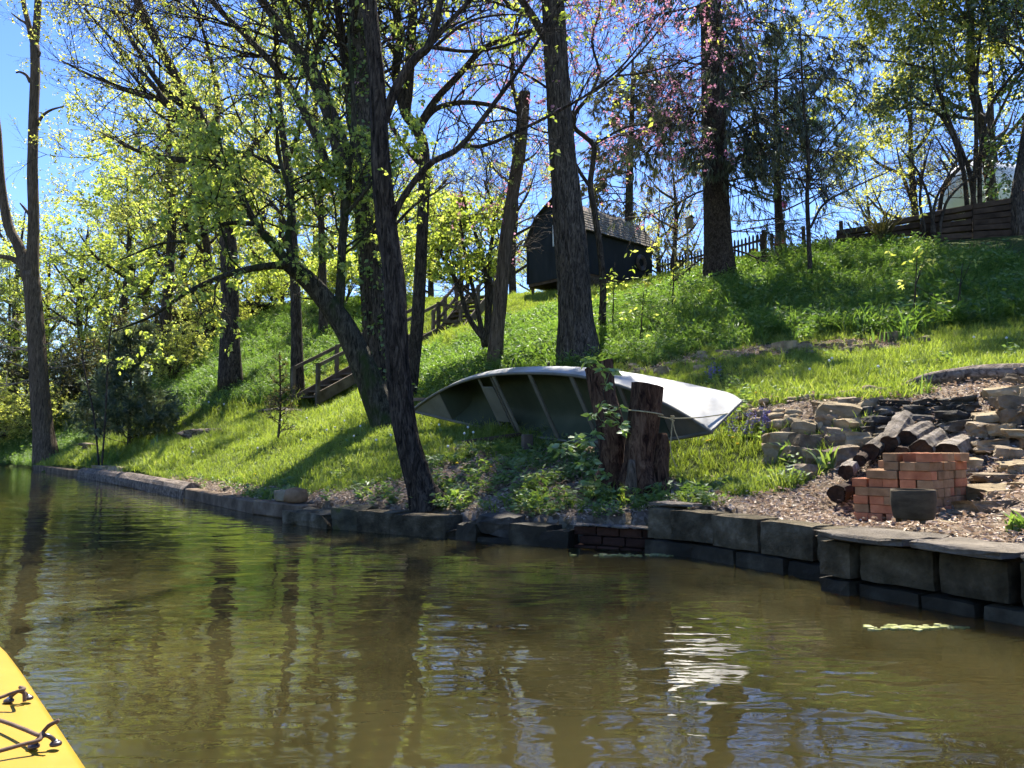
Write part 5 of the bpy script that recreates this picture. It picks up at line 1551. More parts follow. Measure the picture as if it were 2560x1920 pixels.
# --- great oak trunk
t = Tree(8); d = 13.0
q0 = t.limb([(1452, 935), (1446, 880), (1440, 800), (1434, 700), (1426, 600), (1416, 480), (1408, 400), (1398, 260), (1390, 130), (1382, 0), (1372, -150), (1360, -320)], [.52, .37, .29, .27, .262, .245, .225, .205, .195, .185, .16, .12], d, n=100, sides=56, ridge=.045)
for q in ([(1390, 140), (1330, 40), (1260, -60)], [(1385, 20), (1450, -60), (1540, -150)], [(1376, -120), (1300, -200), (1230, -260)], [(1372, -160), (1440, -240), (1480, -330)]):
    PR = t.limb(q, [.09, .07, .04], d, sides=9); t.spawn(PR, 8, .3, 1, 2.0, TWIGGY4, rk=.4)
for q, r_ in (([(1420, 930, 12.9), (1395, 918, 12.8), (1368, 915, 12.75)], .1), ([(1480, 930, 12.9), (1500, 905, 12.85), (1520, 905, 12.8)], .11), ([(1450, 935, 12.7), (1455, 925, 12.55)], .12)):
    t.limb(q, [r_, r_ * .6], d, sides=10)
keep = lambda px, py, B: t.np.random(len(px)) < .2
t.build('oak_tree', hit(1425, 908), 'massive straight oak trunk rising behind the canoe', 'bark_oak', [('crown', 'leaf_spring', t.leaves(3, .08, .05, keep=keep))])

# --- redbud with pink blossom
t = Tree(9); d = 14.4
q0 = t.limb([(1505, 812), (1508, 720), (1500, 620), (1488, 540), (1476, 468), (1482, 410), (1485, 366), (1460, 340), (1436, 318), (1440, 281), (1476, 236), (1500, 180)], [.075, .062, .06, .058, .055, .052, .05, .046, .042, .038, .034, .03], d, n=60, sides=12)
br = [t.limb([(1476, 468), (1450, 430), (1432, 390), (1422, 320), (1440, 260), (1480, 180)], [.04, .036, .032, .028, .022, .014], d, sides=8),
      t.limb([(1480, 232), (1540, 190), (1600, 130), (1660, 60), (1700, 0)], [.03, .026, .022, .016, .01], d, sides=8),
      t.limb([(1440, 300), (1380, 230), (1300, 180), (1220, 160), (1120, 190)], [.028, .024, .02, .016, .01], d - .6, sides=7),
      t.limb([(1488, 360), (1560, 320), (1620, 310), (1690, 300)], [.026, .022, .016, .01], d, sides=7),
      t.limb([(1500, 180), (1480, 100), (1500, 20), (1490, -80)], [.028, .022, .016, .01], d, sides=7),
      t.limb([(1436, 330), (1360, 330), (1280, 300), (1180, 310), (1090, 280)], [.022, .018, .014, .01, .006], d - 1.0, sides=7),
      t.limb([(1540, 190), (1620, 180), (1720, 150), (1800, 120)], [.02, .016, .012, .008], d - .5, sides=7)]
for q in br:
    t.spawn(q, 14, .1, 1, 1.5, [(6, .18, .0, 5, .7, .6), (4, .2, .0, 5, .7, .5), (3, .2, .0, 0, 0, 0)], rk=.4)
keep = lambda px, py, B: t.np.random(len(px)) < np.clip(.8 - np.abs(px - 1480) / 900, .3, 1)
fl = t.leaves(8, .042, .045, 0.0, 1.0, keep=keep)
kp2 = lambda px, py, B: t.np.random(len(px)) < .16
t.build('redbud_tree', hit(1505, 806), 'crooked redbud in pink blossom between the oak and the spruce', 'bark_dark', [('blossom', 'blossom_pink', fl), ('crown', 'leaf_yellow', t.leaves(3, .06, .05, keep=kp2))])

# --- spruce with drooping boughs
t = Tree(10); d = 18.0
q0 = t.limb([(1803, 770), (1800, 690), (1796, 620), (1790, 500), (1786, 350), (1782, 200), (1778, 60), (1776, -80), (1775, -320)], [.5, .40, .33, .30, .285, .27, .25, .23, .17], d, n=60, sides=26, ridge=.05)
DROOP = [(7, .09, -.02, 15, .75, .34), (3, .15, -.25, 4, .6, .6), (2, .15, -.3, 0, 0, 0)]
for k in range(58):
    f_ = t.rg.uniform(.24, .98); i = int(f_ * 59); p = q0[0][i]
    a_ = t.rg.uniform(0, 2 * math.pi)
    live = True
    t.grow(Vector(p), Vector((math.cos(a_), math.sin(a_), t.rg.uniform(-.25, .3))).normalized(), t.rg.uniform(1.6, 3.4) * (1 - .35 * max(0, f_ - .6)) * (.75 if math.cos(a_) < -.2 else 1), t.rg.uniform(.018, .035), 0, DROOP)
keep = lambda px, py, B: t.np.random(len(px)) < np.where((px > 1800) | (py < 60), .95, .35) * np.where(py > 480, .4, 1)
t.build('spruce_tree', [W(1800, 690, 18)[0], 18.0, gz(W(1800, 690, 18)[0], 18.0)], 'tall spruce with drooping dark boughs beside the picket fence', 'bark_pine', [('needles', 'needle_spruce', t.sprays(12, .2, .024, -.9, keep))], twig_mat='bark_dark')

# --- white pine with a red wrap at its foot
t = Tree(11); d = 23.4
pb = W(1950, 640, d); pb[2] = min(pb[2], gz(pb[0], pb[1]))
q0 = t.limb([pb, W(1950, 590, d), W(1945, 500, d), W(1942, 400, d), W(1940, 250, d), W(1940, 120, d)], [.17, .14, .12, .10, .07, .03], n=40, sides=14)
PN = [(6, .1, .05, 6, .8, .5), (4, .15, .1, 4, .6, .5), (3, .12, .1, 0, 0, 0)]
for k in range(34):
    f_ = t.rg.uniform(.3, .98); a_ = k * 2.4 + t.rg.uniform(-.4, .4)
    t.grow(Vector(q0[0][int(f_ * 39)]), Vector((math.cos(a_), math.sin(a_), .08)).normalized(), 2.4 * (1.25 - f_) + .4, .03, 0, PN)
pine = t.build('pine_tree', pb, 'blue-green pine with a red wrapped trunk beyond the picket fence', 'bark_pine', [('needles', 'needle_pine', t.sprays(26, .24, .018, .1))])
c = W(1950, 612, d)
V, F = lathe([(.175, -.32), (.165, .25), (.16, .26)], 18, c); MB().add(V, F).build('trunk_wrap', 'paint_red', pine, smooth=True)
ring = W(1950, 591, d) + np.stack([.2 * np.cos(np.linspace(0, 6.283, 28)), .2 * np.sin(np.linspace(0, 6.283, 28)), np.zeros(28)], 1)
tag(MB().tube(ring, .014, 6).build('hoop', 'metal_rust', smooth=True), 'rusty metal hoop around the trunk of the pine', 'hoop')
V, F = rock((.07, .07, .11), 5, 3, .2, .05)
tag(MB().add(V + W(1961, 511, 22.8), F).build('feeder', 'plastic_pink', smooth=True), 'small pink hanging feeder in front of the pine', 'feeder')

# --- bare sapling on the right of the crest
t = Tree(12); d = 16.2
q0 = t.limb([(2024, 770), (2026, 700), (2022, 600), (2018, 488), (2022, 407), (2012, 300), (2005, 180), (2000, 60)], [.06, .05, .048, .045, .04, .03, .022, .012], d, n=45, sides=10)
br = [t.limb(q, r_, d, sides=7) for q, r_ in (([(2026, 570), (2060, 510), (2130, 470), (2220, 430)], [.03, .026, .02, .01]), ([(2022, 410), (2060, 350), (2120, 280), (2180, 180)], [.024, .02, .015, .008]), ([(2018, 480), (1990, 430), (1950, 380)], [.02, .014, .008]), ([(2012, 260), (2060, 200), (2100, 120), (2150, 40)], [.018, .015, .011, .006]))]
for q in br + [q0]:
    t.spawn(q, 8, .3, 1, 1.0, TWIGGY, rk=.4)
keep = lambda px, py, B: t.np.random(len(px)) < .18
t.build('sapling', hit(2024, 745), 'thin bare sapling on the hillside below the pine', 'bark_dark', [('crown', 'leaf_yellow', t.leaves(3, .05, .04, keep=keep))])

# --- trees at the upper right
t = Tree(13); d = 19.5
b0_ = W(2480, 530, d); b0_[2] -= .4
q0 = t.limb([b0_, W(2478, 480, d), W(2462, 360, d), W(2444, 270, d), W(2430, 200, d), W(2426, 80, d), W(2424, -80, d), W(2430, -260, d)], [.17, .13, .12, .115, .105, .095, .08, .05], n=45, sides=14)
for q in ([(2436, 230), (2400, 150), (2340, 80), (2280, 20)], [(2428, 120), (2480, 40), (2540, -20)], [(2462, 360), (2500, 280), (2540, 200), (2600, 120)], [(2426, 60), (2360, -20), (2290, -80)], [(2432, 200), (2360, 190), (2270, 160), (2190, 150)], [(2450, 300), (2380, 290), (2290, 270), (2200, 280)], [(2424, -60), (2300, -160), (2150, -220)], [(2424, -60), (2200, -120), (2000, -160)], [(2426, -100), (2450, -250), (2480, -420)], [(2428, -150), (2300, -320), (2180, -430)], [(2426, -80), (2560, -200), (2680, -300)], [(2426, -120), (2360, -300), (2350, -460)]):  # limbs starting above the view are added to shade the right hillside
    PR = t.limb(q, [.05, .04, .03, .015][:len(q)], d, sides=8); t.spawn(PR, 12, .2, 1, 1.6 if q[0][1] > 0 else 2.6, TWIGGY4, rk=.4)
t.build('yellow_green_tree', b0_, 'tall tree with yellow-green young leaves at the upper right', 'bark_oak', [('crown', 'leaf_yellow', t.leaves(6, .10, .08, -.2, keep=lambda px, py, B: t.np.random(len(px)) < .5)), ('shade_crown', 'leaf_spring', t.leaves(9, .17, .12, -.2, keep=lambda px, py, B: py < -40))], twig_mat='bark_dark')  # second crown is unseen, added above the view to darken the slope below

t = Tree(14); d = 18.4
b1_ = W(2420, 545, d); b1_[2] -= .3
for q in ([(2420, 545), (2405, 410), (2360, 300), (2300, 250), (2260, 230)], [(2440, 540), (2420, 420), (2380, 320), (2340, 200), (2330, 100)], [(2450, 540), (2450, 400), (2470, 280), (2520, 200), (2560, 160)], [(2430, 540), (2440, 380), (2440, 240), (2450, 100), (2470, 0)], [(2345, 555), (2360, 470), (2400, 420), (2430, 400)]):
    PR = t.limb(q, [.06, .05, .042, .032, .02][:len(q)], d, sides=8); t.spawn(PR, 11, .45, 1, 1.1, TWIGGY, rk=.4)
cl = [(2240, 250, 60, 45), (2300, 90, 60, 45), (2330, 190, 50, 40), (2440, 40, 90, 40), (2540, 60, 60, 60), (2545, 210, 40, 60), (2380, 270, 40, 40), (2490, 380, 40, 50), (2200, 280, 30, 20), (2500, 470, 40, 25)]
Ps = []
for a_, b_, sx, sy in cl:
    n_ = int(sx * sy * .16)
    r_ = t.np.normal(size=(n_, 3)) * [sx / FPX * d * .6, .35, sy / FPX * d * .6]
    Ps.append(W(a_, b_, d) + r_)
Ps = np.vstack(Ps)
dk = diamonds(Ps, rnd_dirs(t.np, len(Ps), -1, .3), rnd_dirs(t.np, len(Ps), 0, 1), t.np.uniform(.08, .15, len(Ps)), t.np.uniform(.05, .08, len(Ps)))
t.build('evergreen_shrub', b1_, 'tall many-stemmed shrub with clumps of dark glossy leaves in front of the white tank', 'bark_dark', [('crown', 'leaf_dark', dk)])

t = Tree(15); d = 17.6
b2_ = W(2545, 520, d)
t.limb([b2_ - [0, 0, .4], W(2545, 500, d), W(2562, 390, d), W(2590, 200, d), W(2610, 0, d), W(2620, -200, d)], [.2, .17, .15, .14, .12, .08], n=30, sides=14)
t.spawn((t.thick[0][0], t.thick[0][1]), 16, .4, 1, 1.8, TWIGGY, rk=.3)
t.build('edge_tree', b2_ - [0, 0, .3], 'leaning grey trunk cut off by the right edge of the picture', 'bark_oak', [('crown', 'leaf_dark', t.leaves(7, .11, .08, keep=lambda px, py, B: t.np.random(len(px)) < .7))])

t = Tree(16); d = 18.2
b3_ = W(2330, 560, d)
for q in ([(2330, 570), (2340, 500), (2370, 440), (2400, 380)], [(2335, 570), (2320, 490), (2290, 420), (2250, 370)], [(2350, 560), (2370, 500), (2420, 450), (2450, 440)], [(2310, 565), (2300, 500), (2310, 420), (2330, 350)]):
    PR = t.limb(q, [.04, .033, .022, .012], d, sides=7); t.spawn(PR, 12, .2, 1, .9, TWIGGY, rk=.4)
t.build('bare_shrub', b3_ - [0, 0, .2], 'leafless twiggy shrub at the left side of the white tank', 'bark_dark', [('buds', 'leaf_rust', t.leaves(2, .035, .03))])

# --- cedar hanging over the shed
t = Tree(17); d = 29.5
cb0 = G(1570, d)
q0 = t.limb([cb0, W(1572, 560, d), W(1575, 420, d), W(1580, 280, d), W(1582, 150, d)], [.2, .17, .14, .1, .05], n=30, sides=10)
CD = [(6, .12, -.03, 8, .8, .42), (4, .15, -.15, 5, .6, .5), (3, .15, -.2, 0, 0, 0)]
for k in range(40):
    f_ = t.rg.uniform(.1, .97); a_ = k * 2.4
    t.grow(Vector(q0[0][int(f_ * 29)]), Vector((math.cos(a_), math.sin(a_), .15)).normalized(), t.rg.uniform(1.5, 2.5) * (1.1 - .5 * f_), .03, 0, CD)
t.build('cedar_tree', cb0, 'bronze-green cedar hanging over the shed roof', 'bark_dark', [('needles', 'needle_bronze', t.sprays(10, .26, .04, -.6, keep=lambda px, py, B: t.np.random(len(px)) < .8))])

# --- the two cedars on the lawn and the thin stems beside them
def young_cedar(seed, px, py, top, halfw, dens, label, mat, name):
    t = Tree(seed); b = hit(px, py); d = b[1]
    tp_ = W(px + 4, top, d); Hh = tp_[2] - b[2]
    q = t.limb([b, b * .6 + tp_ * .4 + [.03, 0, 0], tp_], [Hh * .016, Hh * .011, .008], n=24, sides=8)
    w_ = halfw / FPX * d
    SPc = [(5, .12, .03, 6, .6, .5), (3, .15, .04, 4, .6, .5), (2, .15, .0, 0, 0, 0)]
    for k in range(dens):
        f_ = t.rg.uniform(.03, .97); a_ = k * 2.4
        L_ = w_ * (1.15 - f_) ** .75 * t.rg.uniform(.6, 1.1)
        t.grow(Vector(q[0][int(f_ * 23)]), Vector((math.cos(a_), math.sin(a_), .45)).normalized(), L_, .009, 0, SPc)
    return t, b
t, b = young_cedar(18, 322, 1118, 820, 105, 60, '', '', '')
t.build('young_cedar', b, 'feathery grey-green young cedar on the lawn near the water', 'bark_dark', [('needles', 'needle_cedar', t.sprays(13, .17, .028, -.1))])
t, b = young_cedar(19, 695, 1104, 880, 45, 34, '', '', '')
t.build('young_cedar', b, 'small sparse dying cedar standing alone on the lawn', 'bark_dark', [('needles', 'needle_bronze', t.sprays(2, .05, .012, 0, keep=lambda px, py, B: t.np.random(len(px)) < .5))])
t = Tree(20); d = 17.0
for q in ([(248, 1140), (235, 1040), (212, 930), (205, 880), (190, 800)], [(256, 1140), (264, 1030), (270, 900), (280, 800), (300, 720)]):
    PR = t.limb([W(q[0][0], q[0][1], d) * [1, 1, 0] + [0, 0, .3]] + [W(a_, b_, d) for a_, b_ in q[1:]], [.022, .02, .016, .012, .006], n=25, sides=7); t.spawn(PR, 8, .45, 1, .7, SHORT, rk=.4)
t.build('thin_saplings', [W(250, 1140, d)[0], d, gz(W(250, 1140, d)[0], d)], 'pair of thin bare stems left of the feathery young cedar', 'bark_dark', [('crown', 'leaf_spring', t.leaves(2, .05, .03))], cat='sapling')
t, b = young_cedar(21, 20, 1080, 640, 150, 60, '', '', '')
t.build('old_cedar', b, 'dark cedar behind the dead forked tree at the left edge', 'bark_dark', [('needles', 'needle_cedar', t.sprays(4, .24, .05, -.2))])

# --- trunks of the left bank
def bank_tree(seed, px, py, width, pts, label, leafm, limbs, per=5, size=.1, density=.6, d=None):
    t = Tree(seed); b = hit(px, py) if d is None else G(px, d); d = b[1]; r = width / 2 / FPX * d
    P = [b - [0, 0, .15]] + [W(a_, c_, d) for a_, c_ in pts]
    q0 = t.limb(P, [r * 1.5] + list(np.linspace(r * 1.05, r * .45, len(P) - 1)), n=40, sides=14)
    for lq in limbs:
        PR = t.limb([W(a_, c_, d + t.rg.uniform(-.8, .8) * (k > 0)) for k, (a_, c_) in enumerate(lq)], np.linspace(r * .5, r * .1, len(lq)), n=18, sides=8)
        t.spawn(PR, 8, .2, 1, 2.2, TWIGGY4, rk=.35)
    t.spawn(q0, 7, .5, 1, 2.4, TWIGGY4, rk=.25)
    return t.build('bank_tree', b, label, 'bark_grey', [('crown', leafm, t.leaves(per, size, .1, -.1, keep=lambda px_, py_, B: t.np.random(len(px_)) < density))], group='trees on the left bank')
bank_tree(22, 577, 962, 42, [(575, 800), (572, 620), (560, 500), (535, 380), (500, 290), (440, 190), (370, 60), (320, -60)], 'tall trunk with limbs fanning left above the grassy bank', 'leaf_yellow',
          [[(555, 470), (470, 330), (380, 210), (290, 110), (210, 20)], [(540, 400), (430, 270), (330, 230), (230, 190), (150, 150)], [(530, 370), (545, 250), (520, 120), (480, 0)], [(500, 300), (400, 210), (330, 100), (260, -20)], [(545, 420), (450, 400), (350, 380), (250, 330)], [(560, 500), (620, 380), (680, 300), (640, 160)]], 6, .085, .26)
bank_tree(23, 745, 982, 26, [(742, 850), (738, 700), (730, 560), (720, 420), (700, 280), (690, 100), (680, -60)], 'straight trunk left of the foot of the stairs', 'leaf_spring',
          [[(730, 480), (660, 380), (600, 300), (560, 180)], [(720, 400), (760, 280), (770, 120)], [(735, 600), (690, 520), (640, 480)]], 5, .1, .4)
bank_tree(24, 810, 910, 20, [(808, 780), (806, 640), (800, 480), (790, 300), (785, 100)], 'thin trunk behind the middle of the lower stairs', 'leaf_spring', [[(804, 560), (770, 440), (740, 350)], [(795, 400), (840, 300), (860, 180)]], 6, .1, .5, d=26)
bank_tree(25, 412, 930, 26, [(415, 800), (425, 660), (430, 520), (420, 380), (430, 250)], 'crooked trunk right of the feathery young cedar', 'leaf_spring', [[(420, 700), (360, 580), (300, 500)], [(428, 560), (490, 460), (520, 380)], [(425, 480), (370, 380), (330, 330)]], 7, .11, .6, d=29)
bank_tree(26, 520, 880, 22, [(515, 760), (520, 640), (500, 500), (510, 380)], 'dark trunk beside the cabin porch', 'leaf_spring', [[(515, 640), (460, 560), (430, 470)], [(505, 560), (560, 460), (590, 400)]], 7, .11, .6, d=30)

# --- undergrowth along the far left bank
BUSH = []
for sd_, mt in ((71, 'leaf_spring'), (72, 'needle_bronze'), (73, 'leaf_maple')):
    t = Tree(sd_)
    for k in range(9):
        a_ = k * 2.4; q = t.limb([np.zeros(3), np.array([math.cos(a_) * .35, math.sin(a_) * .35, .8]), np.array([math.cos(a_) * .9, math.sin(a_) * .9, 1.7])], [.03, .022, .01], n=8, sides=5)
        t.spawn(q, 8, .2, 1, .9, SPRIG, rk=.4)
    ms = t.meshes(np.zeros(3)); V, F = t.leaves(6, .10, .06, -.1, keep=lambda a_, b_, B: t.np.random(len(a_)) < .7); ms['crown'] = mesh_from('crown', V, [F])
    for k, mm in (('trunk', 'bark_dark'), ('branches', 'bark_dark'), ('crown', mt)): ms[k].materials.append(MATS[mm])
    BUSH.append(ms)
rg = random.Random(9)
for px, d, kd, s_, lb in [(-40, 30, 0, 1.3, 'bush at the very left edge of the far bank'), (40, 34, 1, 1.4, 'rusty bush behind the dead forked tree'), (90, 29, 0, .9, 'low green bush at the foot of the dead forked tree'), (150, 36, 2, 1.2, 'green bush between the dead tree and the thin stems'),
                          (205, 31, 1, 1.1, 'brownish bush behind the thin bare stems'), (270, 34, 0, 1.3, 'pale bush rising behind the feathery cedar'), (350, 31, 1, 1.1, 'brownish bush right behind the feathery cedar'), (430, 27, 0, .9, 'low pale bush right of the feathery cedar'), (470, 33, 1, 1.2, 'rusty bush below the cabin porch'),
                          (540, 30, 0, 1.0, 'pale bush left of the cabin wall'), (690, 30, 2, .9, 'green bush at the foot of the cabin wall'), (860, 29, 2, 1.0, 'green bush beyond the lower stairs'), (980, 30, 0, 1.0, 'pale bush beyond the landing of the stairs')]:
    e = empty('bush', G(px, d), lb, 'bush', 'bushes of the far bank'); e.rotation_euler = (0, 0, rg.uniform(0, 6.28)); e.scale = (s_,) * 3
    for k in ('trunk', 'branches', 'crown'):
        o = bpy.data.objects.new({'trunk': 'stems'}.get(k, k), BUSH[kd][k]); COL.objects.link(o); o.parent = e
        if k == 'crown': o['kind'] = 'stuff'

# --- the wood beyond: one tree of each kind, copied
def wood_kind(seed, Hh, leafm, per, size, dens, barkm):
    t = Tree(seed); r = Hh * .016
    q0 = t.limb([np.array([0, 0, -.4]), np.array([.1, 0, Hh * .3]), np.array([-.1, .1, Hh * .6]), np.array([.2, 0, Hh])], [r * 1.3, r, r * .7, r * .15], n=24, sides=9)
    for k in range(10):
        a_ = k * 2.4 + t.rg.uniform(-.4, .4); f_ = .22 + .07 * k
        p = q0[0][int(f_ * 23)]; L_ = Hh * .34 * (1.15 - f_ * .7)
        e_ = p + np.array([math.cos(a_) * L_ * .8, math.sin(a_) * L_ * .8, L_ * .75])
        PR = t.limb([p, (p + e_) / 2 + [math.cos(a_) * L_ * .1, math.sin(a_) * L_ * .1, -L_ * .05], e_], [r * .5, r * .35, r * .08], n=12, sides=6)
        t.spawn(PR, 6, .2, 1, Hh * .17, [(5, .16, .04, 5, .8, .55), (3, .2, .02, 4, .8, .5), (2, .2, .0, 0, 0, 0)], rk=.35)
    t.spawn(q0, 14, .2, 1, Hh * .16, [(5, .16, .04, 5, .8, .55), (3, .2, .02, 4, .8, .5), (2, .2, .0, 0, 0, 0)], rk=.2)
    ms = t.meshes(np.zeros(3))
    V, F = t.leaves(per, size, .12, -.1, keep=lambda a_, b_, B: t.np.random(len(a_)) < dens)
    ms['crown'] = mesh_from('crown', V, [F])
    for k, mt in (('trunk', barkm), ('branches', barkm), ('crown', leafm)):
        ms[k].materials.append(MATS[mt])
    return ms
KINDS_ = [wood_kind(50, 11, 'leaf_spring', 9, .12, .7, 'bark_grey'), wood_kind(51, 12, 'leaf_yellow', 8, .11, .5, 'bark_grey'),
          wood_kind(52, 9, 'leaf_maple', 9, .13, .75, 'bark_dark'), wood_kind(53, 12, 'leaf_rust', 5, .12, .6, 'bark_grey')]
WOOD = [  # picture column, distance, kind, size, label
    (30, 40, 1, 1.0, 'yellow-green tree farthest left beyond the water'), (110, 46, 0, 1.0, 'pale green tree just right of the dead forked tree'), (190, 38, 2, 1.05, 'dense green tree behind the thin bare stems'),
    (255, 48, 1, .95, 'yellow-green tree far behind the feathery cedar'), (300, 36, 2, 1.25, 'rounded green tree towering behind the feathery cedar'), (360, 42, 0, 1.05, 'pale tree between the cedar and the crooked trunk'),
    (455, 39, 0, 1.05, 'pale green tree directly above the cabin porch'), (500, 50, 3, 1.1, 'reddish budding tree far behind the porch'), (560, 44, 0, 1.1, 'pale green tree behind the cabin roof'),
    (640, 47, 1, 1.1, 'yellow-green tree behind the cabin'), (700, 40, 0, 1.0, 'pale green tree at the right corner of the cabin'), (775, 44, 2, 1.0, 'green tree behind the foot of the stairs'),
    (850, 38, 0, 1.0, 'pale green tree behind the ivy trunk'), (940, 42, 3, .9, 'reddish budding tree behind the slender tree'), (1010, 36, 2, .8, 'green tree behind the landing of the stairs'),
    (1080, 40, 3, .8, 'rusty budding tree above the upper stairs'), (1150, 44, 0, .8, 'pale tree behind the multi-stemmed shrub'), (1285, 38, 1, .85, 'pale yellowish tree left of the shed'), (1330, 50, 0, .8, 'distant tree just behind the left wall of the shed'),
    (1650, 44, 0, .7, 'low tree behind the left end of the picket fence'), (1690, 36, 3, .65, 'thin brownish tree behind the birdhouse'), (2180, 44, 1, .8, 'yellowish tree beyond the yucca'), (2300, 36, 1, 1.0, 'yellow-green tree behind the white tank'), (2500, 32, 1, 1.1, 'yellow-green tree at the right behind the timber wall'),
    (-150, 42, 0, 1.1, 'pale tree outside the left edge'), (-60, 34, 2, .9, 'green tree at the very left edge')]
rg = random.Random(4)
for px, d, kd, s_, lb in WOOD:
    b = G(px, d)
    e = empty('wood_tree', b, lb, 'tree', 'trees of the wood beyond')
    e.rotation_euler = (0, 0, rg.uniform(0, 6.28)); e.scale = (s_, s_, s_ * rg.uniform(.92, 1.1))
    for k in ('trunk', 'branches', 'crown'):
        o = bpy.data.objects.new(k, KINDS_[kd][k]); COL.objects.link(o); o.parent = e
        if k == 'crown': o['kind'] = 'stuff'
# ------------------------------------------------------------------ grass, weeds, litter (beyond counting)
def blade_mesh(name, nb, h, w, lean, spread, seed, mat, seg=3, curl=1.0):
    rg_ = np.random.default_rng(seed); V = []; F4 = []; F3 = []
    for _ in range(nb):
        a_ = rg_.uniform(0, 6.283); hh_ = h * rg_.uniform(.5, 1.15); ww = w * rg_.uniform(.7, 1.2); ln = lean * rg_.uniform(.3, 1.3)
        o_ = rg_.normal(size=2) * spread; sx, sy = -math.sin(a_), math.cos(a_); cx, cy = math.cos(a_), math.sin(a_)
        n0 = len(V)
        for k in range(seg):
            t_ = k / seg; out_ = hh_ * ln * t_ ** 1.8; z = hh_ * (t_ - curl * .35 * ln * t_ ** 3)
            wk = ww * (1 - .75 * t_ ** 1.5) / 2
            for s_ in (-1, 1): V.append((o_[0] + cx * out_ + sx * wk * s_, o_[1] + cy * out_ + sy * wk * s_, z))
        V.append((o_[0] + cx * hh_ * ln, o_[1] + cy * hh_ * ln, hh_ * (1 - curl * .35 * ln)))
        for k in range(seg - 1): F4.append((n0 + 2 * k, n0 + 2 * k + 1, n0 + 2 * k + 3, n0 + 2 * k + 2))
        F3.append((n0 + 2 * seg - 2, n0 + 2 * seg - 1, n0 + 2 * seg))
    me_ = mesh_from(name, V, [F4, F3]); me_.materials.append(MATS[mat])
    return me_

def weed_mesh(name, seed, h, nleaf, size, mat, stems=4):
    rg_ = np.random.default_rng(seed); mb = MB()
    P = []; D = []; 
    for s_ in range(stems):
        a_ = rg_.uniform(0, 6.283); tip_ = np.array([math.cos(a_) * h * .45, math.sin(a_) * h * .45, h * rg_.uniform(.5, 1)])
        for k in range(nleaf):
            t_ = (k + 1) / nleaf; P.append(tip_ * t_ + rg_.normal(size=3) * .006); b_ = rg_.uniform(0, 6.283); D.append((math.cos(b_), math.sin(b_), rg_.uniform(-.1, .6)))
    P = np.array(P); D = np.array(D); k = len(P)
    V, F = diamonds(P, D, rnd_dirs(rg_, k, .4, 1), size * rg_.uniform(.6, 1.2, k), size * .42 * rg_.uniform(.7, 1.2, k))
    me_ = mesh_from(name, V, [F]); me_.materials.append(MATS[mat])
    return me_

def litter_mesh(name, seed, size, nn_=5):
    rg_ = np.random.default_rng(seed); k = nn_
    P = np.column_stack([rg_.normal(size=(k, 2)) * size * 1.2, rg_.uniform(.0, .012, k)])
    D = rnd_dirs(rg_, k, -.1, .35)
    V, F = diamonds(P, D, rnd_dirs(rg_, k, .5, 1), size * rg_.uniform(.5, 1.3, k), size * .5 * rg_.uniform(.5, 1.2, k), .25)
    me_ = mesh_from(name, V, [F]); me_.materials.append(MATS['litter_leaf'])
    return me_

def scatter(name, meshes, P, yaw, scl, label, cat, tilt=0.12, rs=0):
    """one object: every point carries a copy of one of the meshes (geometry nodes)"""
    rg_ = np.random.default_rng(rs)
    me_ = bpy.data.meshes.new(name); me_.vertices.add(len(P)); me_.vertices.foreach_set('co', np.ascontiguousarray(P, np.float32).ravel())
    a1 = me_.attributes.new('rot', 'FLOAT_VECTOR', 'POINT')
    a1.data.foreach_set('vector', np.column_stack([rg_.normal(size=(len(P), 2)) * tilt, yaw]).astype(np.float32).ravel())
    a2 = me_.attributes.new('scl', 'FLOAT', 'POINT'); a2.data.foreach_set('value', np.asarray(scl, np.float32))
    a3 = me_.attributes.new('pick', 'INT', 'POINT'); a3.data.foreach_set('value', rg_.integers(0, len(meshes), len(P)).astype(np.int32))
    col = bpy.data.collections.new(name + '_kinds')
    for k, q in enumerate(meshes):
        col.objects.link(bpy.data.objects.new('%s_kind_%02d' % (name, k), q))
    o = bpy.data.objects.new(name, me_); COL.objects.link(o)
    ng = bpy.data.node_groups.new(name + '_scatter', 'GeometryNodeTree')
    ng.interface.new_socket('Geometry', in_out='INPUT', socket_type='NodeSocketGeometry'); ng.interface.new_socket('Geometry', in_out='OUTPUT', socket_type='NodeSocketGeometry')
    N_, L_ = ng.nodes, ng.links
    gi, go = N_.new('NodeGroupInput'), N_.new('NodeGroupOutput')
    ci = N_.new('GeometryNodeCollectionInfo'); ci.inputs['Collection'].default_value = col
    ci.inputs['Separate Children'].default_value = True; ci.inputs['Reset Children'].default_value = True
    ip = N_.new('GeometryNodeInstanceOnPoints'); ip.inputs['Pick Instance'].default_value = True
    def attr(nm, ty):
        q = N_.new('GeometryNodeInputNamedAttribute'); q.data_type = ty; q.inputs['Name'].default_value = nm
        return next(s_ for s_ in q.outputs if s_.enabled and s_.name == 'Attribute')
    L_.new(gi.outputs[0], ip.inputs['Points']); L_.new(ci.outputs[0], ip.inputs['Instance'])
    L_.new(attr('rot', 'FLOAT_VECTOR'), ip.inputs['Rotation']); L_.new(attr('scl', 'FLOAT'), ip.inputs['Scale']); L_.new(attr('pick', 'INT'), ip.inputs['Instance Index'])
    L_.new(ip.outputs[0], go.inputs[0])
    md = o.modifiers.new('scatter', 'NODES'); md.node_group = ng
    return tag(o, label, cat, None, 'stuff')

